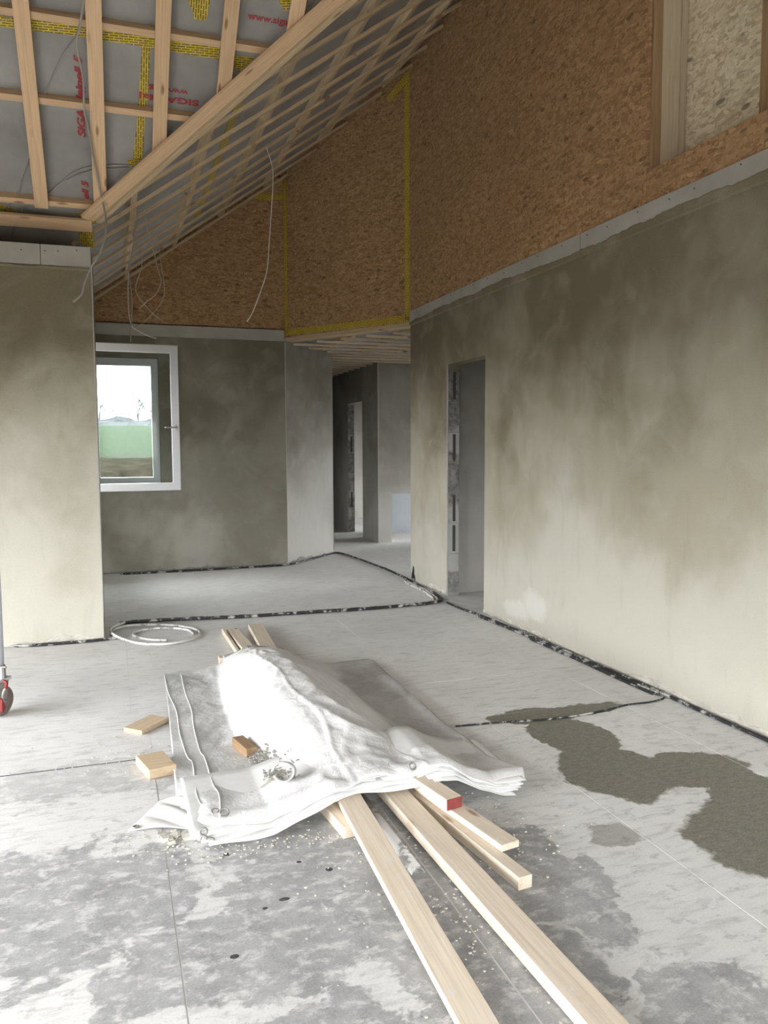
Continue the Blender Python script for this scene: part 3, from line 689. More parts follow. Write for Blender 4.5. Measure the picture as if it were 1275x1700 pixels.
# tapes on the strand board corners
def htape(name, M, pts, parent): return prism(name, M, pts, 0.0, 0.002, M_tape, parent)
def tape_h(a, b, width, M):   # tape with its print along its own length
    a = Vector((*a, 0)); b = Vector((*b, 0)); L = (b-a).length
    MM = M @ frame((a+b)/2, b-a, Vector((-(b-a).y, (b-a).x, 0)))
    return prism('tape', MM, [(-L/2, -width/2), (L/2, -width/2), (L/2, width/2), (-L/2, width/2)], 0.0005, 0.003, M_tape, hd)
tape_h((0.0, 2.905), (LH, 2.885), 0.065, Mh)
tape_h((LH-0.045, 2.87), (LH-0.045, zB(XR)-0.02), 0.06, Mh)
tape_h((0.035, 2.9), (0.035, zB(2.083)), 0.055, Mh)
tape_h((LH-0.30, zB(XR)-0.24), (LH-0.02, zB(XR)-0.06), 0.07, Mh)
tape_h((0.03, zB(2.1)-0.10), (0.03, zB(2.1)-0.02), 0.08, Mh)
t9 = prism('tape', frame((1.94, YB-0.001, zB(1.94)-0.10), (1, 0, 0), (0, 0, 1)), [(-.2, -.06), (.14, -.03), (.14, .03), (-.2, 0.0)], 0.0, 0.003, M_tape, wb)

# passage ceiling
cc = prism('ceiling_passage', Matrix.Identity(4), [(2.12, 10.0), (3.17, 8.34), (3.24, 7.54), (7.7, 7.54), (7.7, 16.1), (2.8, 16.1), (2.8, 10.7)], 2.86, 3.05, M_memb); st(cc, 'low passage ceiling with thin pine battens')
for yy in np.arange(8.62, 15.8, 0.335):
    xs0 = max(2.083+(YB-yy)*(XR-2.083)/(YB-8.315)+0.10, 2.95 if yy > 10.85 else 0) if yy < YB else (2.083+(yy-YB)+0.05 if yy < 10.8 else 2.912)
    xe0 = 5.6 if yy < 11.70 else (3.875 if yy > 11.75 else 3.88)
    box('batten', (xs0, float(yy)-0.02, 2.755), (xe0, float(yy)+0.02, 2.78), M_stud, cc)
for xx in (2.75, 3.30, 3.80, 4.4, 5.0):
    box('counter_batten', (xx-0.0225, 9.2 if xx < 2.9 else 8.45, 2.781), (xx+0.0225, 10.6 if xx < 2.9 else (15.8 if xx < 3.86 else 11.68), 2.859), M_pine_grey, cc)
box('ceiling_side_room', (XR+TH, 2.0, 2.86), (7.7, 7.5, 3.0), M_plaster_g).__setitem__('kind', 'structure')
box('ceiling_rear', (3.9, 11.8, 2.81), (7.7, 16.1, 2.855), M_plaster_g).__setitem__('kind', 'structure')

# ------------------------------------------------------------------ windows
def ring_frame(name, M, w_, h_, t, d0, d1, mat, parent, bevel=0.0):
    o = wall(name, M, 0, w_, 0, h_, [(t, w_-t, t, h_-t)], d1-d0, mat, parent)
    o.data.transform(Matrix.Translation((0, 0, d1)))
    if bevel: bev(o, bevel)
    return o
w1 = empty('window_1', (0, YB+0.1, 1.05)); st(w1, 'white framed window in the alcove back wall looking onto a green field')
Mf = frame((-0.22, YB+0.12, 1.05), (1, 0, 0), (0, 0, 1))
ring_frame('window_frame', Mf, 0.775, 1.495, 0.085, -0.06, 0.05, M_white, w1, 0.004)
box('pane', (-0.14, YB+0.135, 1.13), (0.475, YB+0.143, 2.465), M_glass, w1)
w2 = empty('window_2', (XW, 8.28, 1.02)); st(w2, 'white casement window of the alcove standing wide open')
Mf2 = frame((XW-0.12, 8.28, 1.02), (0, 1, 0), (0, 0, 1))
ring_frame('window_frame', Mf2, 0.96, 1.60, 0.05, -0.06, 0.05, M_white, w2, 0.004)
# the sash stands about square to its frame; hinge side at the alcove wall
ang = math.radians(3.0)
Ms = frame((XW+0.004, 9.228, 1.012), (math.cos(ang), math.sin(ang), 0), (0, 0, 1))
sash = ring_frame('sash', Ms, 0.974, 1.605, 0.088, -0.03, 0.03, M_white, w2, 0.005)
gl = prism('pane', Ms, [(0.085, 0.085), (0.889, 0.085), (0.889, 1.52), (0.085, 1.52)], -0.006, 0.006, M_glass, sash)
prism('gasket', Ms, [(0.884, 0.09), (0.890, 0.09), (0.890, 1.515), (0.884, 1.515)], -0.012, 0.02, M_black, sash)
hb = Ms @ Vector((0.937, 0.70, 0.032))
hz = -(Ms.to_3x3() @ Vector((0, 0, 1))) * -1
hp = prism('handle_rose', Ms @ Matrix.Translation((0.937, 0.70, 0.03)), [(0.016*math.cos(a), 0.034*math.sin(a)) for a in np.linspace(0, 2*math.pi, 17)[:-1]], 0, 0.010, M_chrome, sash)
hx = Ms.to_3x3() @ Vector((1, 0, 0)); 
tube('handle', [hb, hb+hz*0.045, hb+hz*0.052-hx*0.02, hb+hz*0.052-hx*0.13], 0.0095, M_chrome, sash, 8, 4)
for zz in (0.2, 1.4):
    tube('hinge', [Vector((XW+0.002, 9.208, 1.012+zz-0.04)), Vector((XW+0.002, 9.208, 1.012+zz+0.04))], 0.008, M_alu, sash, 8, 1)

# ------------------------------------------------------------------ the land outside
def terrain():
    ys = [-120, -40, -8, 10.4, 12, 14, 17, 18, 20, 24, 30, 40, 60, 80, 120, 220]
    zs = [-0.3, -0.3, -0.3, -0.3, 0.1, 0.6, 1.02, 1.10, 1.22, 1.36, 1.62, 2.05, 2.85, 3.5, 4.0, 4.2]
    xs = [-220, -80, -30, -12, -6, 0, 1.9, 2.6, 6, 9, 12, 30, 80, 220]
    V = [(x, y, (-0.32 if (x > 1.8 and y < 17.5) else z)) for y, z in zip(ys, zs) for x in xs]; n = len(xs)
    F = [(j*n+i, j*n+i+1, (j+1)*n+i+1, (j+1)*n+i) for j in range(len(ys)-1) for i in range(n-1)]
    return st(mesh('terrain', V, F, M_ground, None, None, True), 'green field rising behind a bank of bare soil')
terrain()
def bare_tree(x, y, z, h, seed, label):
    rnd = random.Random(seed); parts = []
    root = empty('bare_tree', (x, y, z)); tag(root, label, 'tree', 'bare trees along the far edge of the field')
    def branch(p, d, L, r, lev):
        q = p + d*L*0.5 + Vector((rnd.uniform(-1, 1), rnd.uniform(-1, 1), 0))*L*0.05; e = p + d*L
        parts.append(tube_geo([p, q, e], lambda t: r*(1-0.5*t), 4, False))
        if lev == 0: return
        for k in range(4 if lev > 1 else 5):
            nd = (d + Vector((rnd.uniform(-1, 1), rnd.uniform(-1, 1), rnd.uniform(-0.1, 0.7)))*0.75).normalized()
            branch(p + d*L*rnd.uniform(0.45, 1.0), nd, L*rnd.uniform(0.5, 0.75), r*0.5, lev-1)
    tr = tube_geo([Vector((x, y, z-0.2)), Vector((x+.05, y, z+h*0.15)), Vector((x, y, z+h*0.32))], lambda t: h*0.028*(1-0.4*t), 6, False)
    joined('trunk', [tr], M_bark, root)
    for k in range(5):
        branch(Vector((x, y, z+h*rnd.uniform(0.15, 0.32))), Vector((rnd.uniform(-.6, .6), rnd.uniform(-.6, .6), 1)).normalized(), h*0.3, h*0.013, 3)
    joined('crown', parts, M_bark, root)
for i, (x, y, h) in enumerate([(-6.5, 92, 3.4), (-1.2, 96, 4.2), (0.6, 93, 3.6), (2.9, 95, 5.2), (4.4, 99, 4.4), (9.0, 95, 4.8), (-11, 97, 4.0)]):
    bare_tree(x, y, 3.6, h, 10+i, 'leafless tree in the haze beyond the green field')
# hedge line under the trees
def hedge():
    rnd = random.Random(3); V = []; F = []
    n = 60
    for i in range(n+1):
        x = -20+40*i/n; hh = 1.25+0.45*mnoise.noise(Vector((x*0.5, 0, 0)))+rnd.uniform(-.08, .08)
        V += [(x, 89.0+rnd.uniform(-.3, .3), 3.3), (x, 89.6, 3.3+hh*0.7), (x, 90.5, 3.3+hh), (x, 91.5, 3.3)]
    for i in range(n):
        for j in range(3): F.append((i*4+j, (i+1)*4+j, (i+1)*4+j+1, i*4+j+1))
    return tag(mesh('hedge', V, F, M_bark), 'low bare hedge under the trees beyond the field', 'hedge')
hedge()
# roof edge hanging over the window outside
st(box('roof_overhang', (-1.2, YB+0.36, 2.66), (2.4, YB+0.95, 2.75), M_ext))

# mist over the field
def mist():
    m = bpy.data.materials.new('morning_mist'); m.use_nodes = True; t = m.node_tree
    t.nodes.remove(t.nodes['Principled BSDF']); v = t.nodes.new('ShaderNodeVolumeScatter'); v.inputs['Density'].default_value = 0.0004; v.inputs['Color'].default_value = (1, 1, 1, 1)
    t.links.new(v.outputs[0], t.nodes['Material Output'].inputs['Volume'])
    o = box('field_mist', (-60, 26, -2), (60, 120, 30), m); o['kind'] = 'stuff'; o['label'] = 'pale mist lying over the field'; o['category'] = 'mist'
mist()

# ------------------------------------------------------------------ pipes and cables
def cable(name, pts, r, mat, label, cat='cable', group=None, seg=8, n=8):
    o = tube(name, pts, r, mat, None, seg, n); return tag(o, label, cat, group)
def z_(pts, z): return [(x, y, z) for x, y in pts]
R1 = [(2.98, 6.94), (2.985, 6.65), (3.03, 6.27), (3.055, 5.73), (3.065, 5.40), (3.075, 4.75), (3.085, 4.25), (3.09, 3.94), (3.085, 3.63), (3.085, 3.39), (3.09, 3.08), (3.09, 2.4), (3.09, 1.6)]
cable('conduit', z_(R1, 0.012), 0.011, M_cond, 'black conduit hugging the foot of the right wall', 'conduit', 'conduits along the wall foot')
cable('conduit', z_([(x-0.027+0.006*math.sin(k*2.1), y) for k, (x, y) in enumerate(R1)][2:8], 0.010), 0.009, M_cond, 'short black conduit lying beside the one at the right wall', 'conduit', 'conduits along the wall foot')
cable('conduit', z_([(x-0.05+0.008*math.sin(k*1.7), y) for k, (x, y) in enumerate(R1)][4:8], 0.008), 0.008, M_cond, 'outer black conduit of the bundle at the right wall', 'conduit', 'conduits along the wall foot')
cable('thin_pipe', z_([(3.035, 4.30), (3.03, 4.10), (3.045, 3.96), (3.065, 3.90), (3.045, 3.855), (2.93, 3.823), (2.765, 3.824), (2.618, 3.79), (2.403, 3.76), (2.18, 3.765), (1.946, 3.803), (1.60, 3.835)], 0.006), 0.0055, M_cond, 'thin grey pipe bending from the right wall across the wet patch', 'pipe')
Bn = [(0.02, 7.03), (0.323, 7.045), (1.02, 6.95), (1.556, 6.93), (2.1, 6.90), (2.65, 6.93), (2.86, 6.96), (2.975, 7.06), (3.02, 7.25), (3.06, 7.65), (3.06, 8.04), (3.09, 8.36), (3.10, 9.16), (3.06, 10.0), (3.00, 10.60), (2.92, 10.76), (2.74, 10.58), (2.33, 10.13), (2.03, 9.86), (1.457, 9.83), (0.73, 9.80), (0.05, 9.82)]
cable('pipe', z_(Bn[:13], 0.016), 0.014, M_cond, 'black pipe lying across the alcove opening and bending round the wall corner', 'pipe', 'pipes across the alcove')
cable('pipe', z_([(x+0.012, y+0.034) for x, y in Bn[:7]] + [(2.945, 7.10), (2.985, 7.27), (3.025, 7.66), (3.025, 8.05), (3.06, 8.30)], 0.014), 0.013, M_cond_g, 'plaster caked pipe beside the black one across the alcove opening', 'pipe', 'pipes across the alcove')
cable('pipe', z_([(2.72, 6.99), (2.86, 7.03), (2.92, 7.14), (2.955, 7.30), (2.99, 7.66), (2.99, 8.02), (3.03, 8.26)], 0.013), 0.012, M_pex, 'grey pipe in the bend at the door corner', 'pipe')
cable('conduit', z_(Bn[12:], 0.012), 0.012, M_cond, 'black conduit along the foot of the alcove back wall', 'conduit')
cable('conduit', z_([(-0.74, 6.50), (-0.58, 6.475), (-0.37, 6.47), (-0.2, 6.475), (-0.06, 6.50), (0.0, 6.52)], 0.012), 0.0115, M_cond, 'black conduit at the foot of the left wall', 'conduit')
cable('coiled_pipe', [(-0.01, 6.53, .012), (-0.045, 6.66, .012), (-0.02, 6.83, .012), (0.09, 6.93, .012), (0.27, 6.90, .012), (0.46, 6.79, .013), (0.60, 6.60, .014), (0.62, 6.42, .014), (0.52, 6.25, .014), (0.34, 6.175, .013), (0.15, 6.27, .013), (0.02, 6.42, .03), (-0.045, 6.62, .034), (-0.035, 6.80, .034), (0.06, 6.965, .034)], 0.0105, M_pex, 'grey dusty pipe coiled on the floor by the wall corner', 'pipe')
cable('coiled_pipe', [(0.36, 6.30, .011), (0.27, 6.34, .011), (0.18, 6.43, .011), (0.12, 6.56, .011), (0.15, 6.69, .011), (0.28, 6.755, .011), (0.43, 6.72, .011), (0.545, 6.60, .011), (0.575, 6.45, .011)], 0.0095, M_pex, 'inner loop of grey pipe lying inside the coil', 'pipe')
CG = 'loose cables hanging from the ceiling'
cable('cable', [(-0.072, 5.362, 4.214), (-0.104, 5.507, 4.105), (-0.13, 5.583, 4.047), (-0.124, 5.658, 3.991), (-0.102, 5.781, 3.898), (-0.104, 5.948, 3.772), (-0.083, 6.069, 3.681), (-0.059, 6.233, 3.558), (-0.026, 6.428, 3.411), (-0.004, 6.523, 3.324), (0.013, 6.46, 3.171), (0.001, 6.44, 3.056), (-0.041, 6.44, 2.931), (-0.103, 6.44, 2.822), (-0.153, 6.44, 2.705), (-0.177, 6.44, 2.625), (-0.237, 6.44, 2.569)], 0.0075, M_cable, 'thick grey cable hanging over the battens and curling in front of the left wall', 'cable', CG)
hang = [
 ([(0.255, 7.027, 3.45), (0.257, 7.007, 3.343), (0.23, 7.007, 3.235), (0.218, 7.007, 3.129), (0.196, 7.007, 3.031), (0.18, 7.007, 2.977), (0.182, 7.007, 2.885), (0.196, 7.007, 2.692), (0.185, 7.007, 2.497), (0.177, 7.007, 2.365)], 'straight grey cable hanging down in front of the open window', M_cable, .0045),
 ([(0.229, 7.557, 3.43), (0.232, 7.537, 3.36), (0.28, 7.537, 3.265), (0.303, 7.537, 3.179), (0.301, 7.537, 3.095), (0.283, 7.537, 3.027), (0.244, 7.537, 2.904), (0.268, 7.537, 2.822), (0.367, 7.537, 2.701), (0.458, 7.537, 2.626)], 'pale cable in a lazy S above the open window', M_cable_t, .004),
 ([(0.326, 7.245, 3.50), (0.337, 7.225, 3.362), (0.349, 7.225, 3.293), (0.367, 7.225, 3.225), (0.399, 7.225, 3.117), (0.42, 7.225, 3.008), (0.443, 7.225, 2.929), (0.432, 7.225, 2.863), (0.39, 7.225, 2.79), (0.319, 7.225, 2.73), (0.264, 7.225, 2.672)], 'cable bowing outwards before the strand board of the alcove', M_cable_t, .004),
 ([(0.51, 8.619, 3.63), (0.537, 8.599, 3.339), (0.56, 8.599, 3.1), (0.521, 8.599, 2.96), (0.399, 8.599, 2.809), (0.255, 8.599, 2.683)], 'thin cable swinging left towards the open window', M_cable_t, .0035),
 ([(0.258, 8.07, 3.45), (0.207, 8.05, 3.202), (0.192, 8.05, 2.868), (0.208, 8.05, 2.662), (0.261, 8.05, 2.602), (0.369, 8.05, 2.55), (0.44, 8.05, 2.531)], 'white cable end hooking right above the open window', M_cable_w, .004),
 ([(1.468, 7.749, 4.31), (1.519, 7.729, 4.129), (1.521, 7.729, 3.947), (1.5, 7.729, 3.685), (1.479, 7.729, 3.427), (1.451, 7.729, 3.162), (1.39, 7.729, 2.973), (1.312, 7.729, 2.777), (1.254, 7.729, 2.679)], 'long pale cable hanging alone before the strand board', M_cable_w, .0045)]
for p, lab, mt, r in hang: cable('cable', p, r, mt, lab, 'cable', CG, 6)
mem = [
 [(-0.131, 5.676, 4.1), (-0.19, 5.738, 4.053), (-0.259, 5.84, 3.976), (-0.334, 5.973, 3.877), (-0.379, 6.052, 3.817), (-0.404, 6.145, 3.747), (-0.506, 6.426, 3.536), (-0.548, 6.512, 3.47), (-0.591, 6.63, 3.382), (-0.647, 6.71, 3.321), (-0.703, 6.757, 3.286), (-0.786, 6.816, 3.241)],
 [(0.189, 6.393, 3.56), (0.083, 6.412, 3.546), (0.008, 6.419, 3.541), (-0.085, 6.444, 3.522), (-0.179, 6.481, 3.494), (-0.256, 6.525, 3.461), (-0.321, 6.564, 3.431), (-0.363, 6.609, 3.397), (-0.46, 6.66, 3.36), (-0.555, 6.698, 3.331), (-0.593, 6.774, 3.273), (-0.655, 6.894, 3.183), (-0.693, 6.988, 3.112)],
 [(0.189, 6.381, 3.569), (0.084, 6.388, 3.564), (0.008, 6.403, 3.553), (-0.092, 6.417, 3.542), (-0.211, 6.472, 3.501), (-0.3, 6.55, 3.442), (-0.353, 6.596, 3.407), (-0.5, 6.70, 3.33), (-0.60, 6.79, 3.262), (-0.66, 6.92, 3.16)]]
labs = ['grey cable running down behind the left batten on the membrane', 'upper grey cable of the pair crossing the membrane near the valley', 'lower grey cable of the pair crossing the membrane near the valley']
for p, lab in zip(mem, labs): cable('cable', p, 0.0055, M_cable, lab, 'cable', 'cables behind the battens', 6)

# ------------------------------------------------------------------ tarpaulin over the lumber
def lerp(x, pts):
    return float(np.interp(x, [p[0] for p in pts], [p[1] for p in pts]))
def sm(t): t = max(0.0, min(1.0, t)); return t*t*(3-2*t)
RH = [(2.9, .085), (3.1, .105), (3.5, .165), (3.9, .215), (4.3, .235), (4.7, .225), (5.0, .19), (5.25, .135), (5.45, .09), (5.7, .07)]
RXC = [(2.9, 1.06), (3.3, 1.0), (3.8, 0.93), (4.5, 0.90), (5.2, 0.90), (5.7, 0.9)]
LF = [(2.9, 0.72), (3.2, 0.66), (3.5, 0.58), (3.9, 0.54), (4.5, 0.55), (5.0, 0.58), (5.4, 0.62), (5.7, 0.68)]
RF = [(2.9, 1.46), (3.5, 1.42), (4.5, 1.36), (5.2, 1.26), (5.7, 1.16)]
def basez(x):
    return lerp(x, [(0.2, .012), (.55, .018), (.80, .085), (.95, .096), (1.15, .102), (1.25, .125), (1.32, .12), (1.42, .06), (1.52, .03), (1.8, .02)])
def H(x, y):
    xc = lerp(y, RXC); h = lerp(y, RH)
    lf = lerp(y, LF); rf = lerp(y, RF)
    if x < xc: t = max(0.0, min(1.0, (x-lf)/(xc-lf))); prof = math.sin(sm(t)**0.85*math.pi/2)
    else: t = max(0.0, min(1.0, (rf-x)/(rf-xc))); prof = math.sin(t**1.15*math.pi/2)
    z1 = 0.024 + h*prof
    # front: carried by the folded layers lying on the lumber
    f = sm((4.0-y)/0.85)*sm((x-0.19)/0.14)
    z2 = (basez(x)+0.034)*f
    kk = 0.03; hh_ = max(0.0, min(1.0, 0.5+0.5*(z2-z1)/kk)); z = z1+(z2-z1)*hh_+kk*hh_*(1-hh_)
    z += math.exp(-((y-3.07)/0.05)**2)*0.016*sm((x-0.2)/0.1)
    z += 0.022*math.exp(-((x-1.62)/0.035)**2)*sm((5.2-y)/0.6)*sm((y-3.2)/0.4)
    v = Vector((x, y, 0.0))
    wr_ = mnoise.noise(v*3.2)*0.010 + (0.5-abs(mnoise.noise(Vector((x*5.5+y*2.5, y*2.2-x*2, 1.7)))))*0.022 + (0.4-abs(mnoise.noise(Vector((x*11-y*4, y*6+x*3, 5.2)))))*0.009 + mnoise.noise(v*17)*0.0025
    cr = math.exp(-((x-(0.86+0.05*math.sin(y*2.3)+0.015*math.sin(y*9)))/0.010)**2)*0.005 + math.exp(-((x-(1.12-0.10*(y-4)+0.012*math.sin(y*13)))/0.008)**2)*0.004
    return z + (wr_-0.008)*(0.40+0.75*min(1, prof*1.5)) + cr
XLE = [(2.9, .26), (3.1, .235), (3.43, .215), (3.96, .235), (4.5, .255), (5.35, .28), (5.8, .30)]
XRE = [(2.9, 1.60), (3.0, 1.66), (3.1, 1.70), (3.3, 1.62), (3.93, 1.62), (4.6, 1.64), (5.27, 1.665), (5.8, 1.66)]
YFE = [(0.2, 3.03), (0.5, 3.02), (0.75, 3.03), (1.0, 3.06), (1.2, 3.04), (1.4, 3.02), (1.6, 3.02), (1.75, 3.05)]
YBE = [(0.2, 5.34), (0.55, 5.40), (0.75, 5.55), (0.95, 5.64), (1.10, 5.58), (1.24, 5.42), (1.36, 5.24), (1.45, 5.25), (1.7, 5.27)]
def sheet(name, nu, nv, fx, mat, parent, th=0.003):
    """fx(u,v)->(x,y,z) top surface; closed thin body"""
    V = []; F = []
    for k in (0, 1):
        for j in range(nv+1):
            for i in range(nu+1):
                x, y, z = fx(i/nu, j/nv); V.append((x, y, z-(th if k else 0)))
    n = nu+1; N = n*(nv+1)
    for j in range(nv):
        for i in range(nu):
            a = j*n+i; F.append((a, a+1, a+n+1, a+n)); F.append((N+a, N+a+n, N+a+n+1, N+a+1))
    for i in range(nu):
        F.append((i, N+i, N+i+1, i+1)); a = nv*n+i; F.append((a, a+1, N+a+1, N+a))
    for j in range(nv):
        a = j*n; F.append((a, a+n, N+a+n, N+a)); a = j*n+nu; F.append((a, N+a, N+a+n, a+n))
    return mesh(name, V, F, mat, parent, None, True)
tp = empty('tarpaulin', (0.95, 4.1, 0)); tag(tp, 'dirty white tarpaulin heaped and folded over a stack of lumber', 'tarpaulin')
def ftop(u, v):
    y0 = 3.03 + v*2.3
    xl = lerp(y0, XLE); xr = lerp(y0, XRE); x = xl+(xr-xl)*u
    yf = lerp(x, YFE) + 0.012*math.sin(x*21); yb = lerp(x, YBE)
    y = yf+(yb-yf)*v
    z = H(x, y)
    edge = min(v*12, 1.0)
    if v < 0.03: z -= (1-v/0.03)*0.018
    bk = sm((v-0.955)/0.045); 
    z = z*(1-bk) + (0.012 + (0.05 if 0.68 < x < 1.12 else 0.0))*bk
    return x, y, max(z, 0.008)
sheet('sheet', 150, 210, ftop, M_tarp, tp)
lay = [(0.30, 1.58, 2.925, 0.000), (0.275, 1.60, 2.945, 0.008), (0.262, 1.62, 2.965, 0.015), (0.25, 1.64, 2.985, 0.021), (0.243, 1.66, 3.005, 0.027)]
for i, (xa, xb, yf0, dz) in enumerate(lay):
    def fl_(u, v, xa=xa, xb=xb, yf0=yf0, dz=dz, i=i):
        x = xa+(xb-xa)*u
        yf = yf0 + lerp(x, [(0.2, 0), (0.6, .03), (0.9, .085), (1.15, .055), (1.35, .04), (1.7, -0.02)]) + 0.010*math.sin(x*(9+i*2.3)+i*1.9)
        y = yf + (3.55-yf)*v
        z = basez(x)+dz + 0.004*math.sin(x*23+i*2.0)*(1-v)
        z += 0.012*math.exp(-((x-xa)/0.05)**2)*math.sin(y*30+i)*0.5
        return x, y, max(z, 0.006)
    sheet('fold', 90, 10, fl_, M_tarp if i % 2 else M_tarp_hem, tp, 0.004)
# corner flap lying out on the floor
def fflap(u, v):
    a = Vector((0.015, 3.18, 0.006)); b = Vector((0.30, 3.06, 0.012)); c = Vector((0.10, 3.42, 0.006)); d = Vector((0.29, 3.40, 0.03))
    p = a*(1-u)*(1-v)+b*u*(1-v)+c*(1-u)*v+d*u*v
    w_ = math.sin(math.pi*u)*0.6+0.4*u
    z = p.z + 0.030*abs(math.sin(3.3*math.pi*(0.62*v+0.38*u)))*w_*math.sin(math.pi*min(1, v*0.9+.05))
    x = p.x + (0.05*v*(1-u)); y = p.y - 0.03*math.sin(math.pi*u)*(1-v)*-1
    return x, y, z
sheet('corner_flap', 30, 30, fflap, M_tarp_hem, tp)
# piped seams, hem seams, eyelets
def onH(x, y, d=0.0): return Vector((x, y, H(x, y)+d))
for nm, pts in (('seam_cord', [(0.280, 5.25), (0.280, 4.866), (0.299, 4.5), (0.289, 4.136), (0.299, 3.826), (0.315, 3.734), (0.296, 3.37), (0.30, 3.24)]),
                ('seam_cord', [(0.383, 5.25), (0.376, 4.832), (0.381, 4.503), (0.365, 4.193), (0.364, 3.884), (0.376, 3.783), (0.372, 3.433), (0.383, 3.30), (0.365, 3.10), (0.355, 3.05)])):
    q = smooth_path([(x, y, 0) for x, y in pts], 14); q = [onH(p.x, p.y, 0.002) for p in q]
    vs, fs = tube_geo(q, 0.0035, 6); mesh(nm, vs, fs, M_tarp_hem, tp, None, True)
q = [onH(lerp(t, [(0, .236), (1, .28)])+0.004, 3.06+2.2*t, 0.002) for t in np.linspace(0, 1, 80)]
def eyelet(p, nrm, R=0.013):
    nrm = Vector(nrm).normalized(); ex = nrm.cross(Vector((1, 0.2, 0))).normalized(); ey = nrm.cross(ex)
    c = Vector(p); pts = [c+ex*math.cos(a)*R+ey*math.sin(a)*R for a in np.linspace(0, 2*math.pi, 21)]
    vs, fs = tube_geo(pts, 0.004, 6, False); o = mesh('eyelet', vs, fs, M_steel, tp, None, True)
eyelet(onH(0.375, 3.075, 0.006), (0, -.7, .7), 0.017); eyelet(onH(0.345, 3.12, 0.004), (0, -.5, .8), 0.013)
eyelet((0.285, 2.985, .05), (-.3, -.8, .5)); eyelet((0.283, 2.968, .030), (-.3, -.8, .5), 0.011); eyelet((0.31, 2.955, .022), (-.2, -.9, .3), 0.011)
eyelet((0.045, 3.19, .012), (0, 0, 1), 0.010); eyelet(onH(1.16, 3.065, 0.0), (0, -.8, .6), 0.014)

# ------------------------------------------------------------------ lumber
LG = 'planks under the tarpaulin'
def lumber(name, a, b, w_, t, mat, label):
    o = plank(name, a, b, w_, t, mat); return tag(o, label, 'plank')
lumber('timber_plank', (0.892, 3.75, 0.104), (0.838, 1.55, 0.026), 0.100, 0.025, M_pine_pale, 'long thin pine plank running out from the tarpaulin beside the short block')
lumber('timber_plank', (1.052, 3.75, 0.070), (1.150, 1.45, 0.045), 0.102, 0.042, M_pine_pale, 'thick long pine plank lying in the middle of the plank bundle')
lumber('timber_beam', (1.166, 3.15, 0.047), (1.283, 2.31, 0.047), 0.056, 0.046, M_pine_pale, 'square pine beam on the floor carrying a shorter board')
lumber('timber_board', (1.188, 3.16, 0.0735), (1.318, 2.485, 0.0735), 0.080, 0.025, M_pine_pale, 'short pine board lying on the square beam')
rb = empty('timber_offcut', (1.225, 2.95, 0.074)); tag(rb, 'red ended timber offcut lying on the short board', 'offcut')
plank('body', (1.17, 3.12, 0.119), (1.235, 2.80, 0.119), 0.074, 0.0445, M_pine_pale, rb)
plank('painted_end', (1.2352, 2.7995, 0.1185), (1.2358, 2.797, 0.1185), 0.072, 0.0435, M_red, rb, bevel=0)
lumber('timber_block', (0.78, 3.35, 0.046), (0.835, 2.85, 0.046), 0.080, 0.0455, M_pine_pale, 'short pine block poking out under the thin plank')
lumber('timber_plank', (0.885, 5.25, 0.086), (0.884, 6.47, 0.028), 0.090, 0.022, M_pine_pale, 'pine plank end sticking out behind the tarpaulin, wide side up')
lumber('timber_board', (0.812, 5.58, 0.05), (0.808, 6.44, 0.04), 0.022, 0.040, M_pine_pale, 'narrow pine lath on edge sticking out behind the tarpaulin')
lumber('timber_plank', (0.985, 5.1, 0.094), (1.072, 6.47, 0.050), 0.112, 0.045, M_pine_pale, 'thick pine plank end resting highest behind the tarpaulin')
lumber('timber_block', (0.66, 5.53, 0.048), (0.92, 5.53, 0.048), 0.07, 0.0475, M_pine_pale, 'pine cross block at the rear foot of the heap')
# half pipe between the planks
def half_pipe():
    V = []; F = []; a = Vector((0.97, 2.51, 0.026)); b = Vector((0.955, 3.3, 0.026)); ex = (b-a).normalized(); ey = Vector((0, 0, 1)).cross(ex).normalized(); n = 14
    for k, p in enumerate((a, b)):
        for r in (0.026, 0.022):
            for i in range(n+1):
                t = math.pi*0.05+math.pi*0.9*i/n - 0.0
                V.append(p + ey*math.cos(t)*r + Vector((0, 0, math.sin(t)*r-0.022)))
    m = n+1
    for i in range(n):
        F += [(i, i+1, 2*m+i+1, 2*m+i), (m+i, 3*m+i, 3*m+i+1, m+i+1), (i, m+i, m+i+1, i+1), (2*m+i, 2*m+i+1, 3*m+i+1, 3*m+i)]
    F += [(0, 2*m, 3*m, m), (n, m+n, 3*m+n, 2*m+n)]
    return tag(mesh('half_pipe', V, F, M_pex, None, None, True), 'dusty grey half pipe lying between the two long planks', 'pipe')
half_pipe()
# loose blocks
b1 = plank('wood_block', (0.060, 4.305, 0.024), (0.205, 4.455, 0.030), 0.125, 0.024, M_pine_tan); tag(b1, 'flat pine board piece lying askew beside the tarpaulin edge', 'wood block')
b2 = prism('wood_block', Matrix.Identity(4), [(0.063, 3.86), (0.189, 3.888), (0.240, 3.69), (0.115, 3.66)], 0.0, 0.046, M_pine_tan, None, 0.004); tag(b2, 'thick square pine block on the floor at the dark joint', 'wood block')
zz = H(0.57, 3.79)
b3 = prism('wood_block', Matrix.Translation((0.568, 3.795, zz-0.008)) @ Matrix.Rotation(math.radians(-77), 4, 'Z'), [(-.095, -.03), (.095, -.03), (.095, .03), (-.095, .03)], 0, 0.052, M_pine_old, None, 0.003); tag(b3, 'dark brown wood block lying on the tarpaulin', 'wood block')
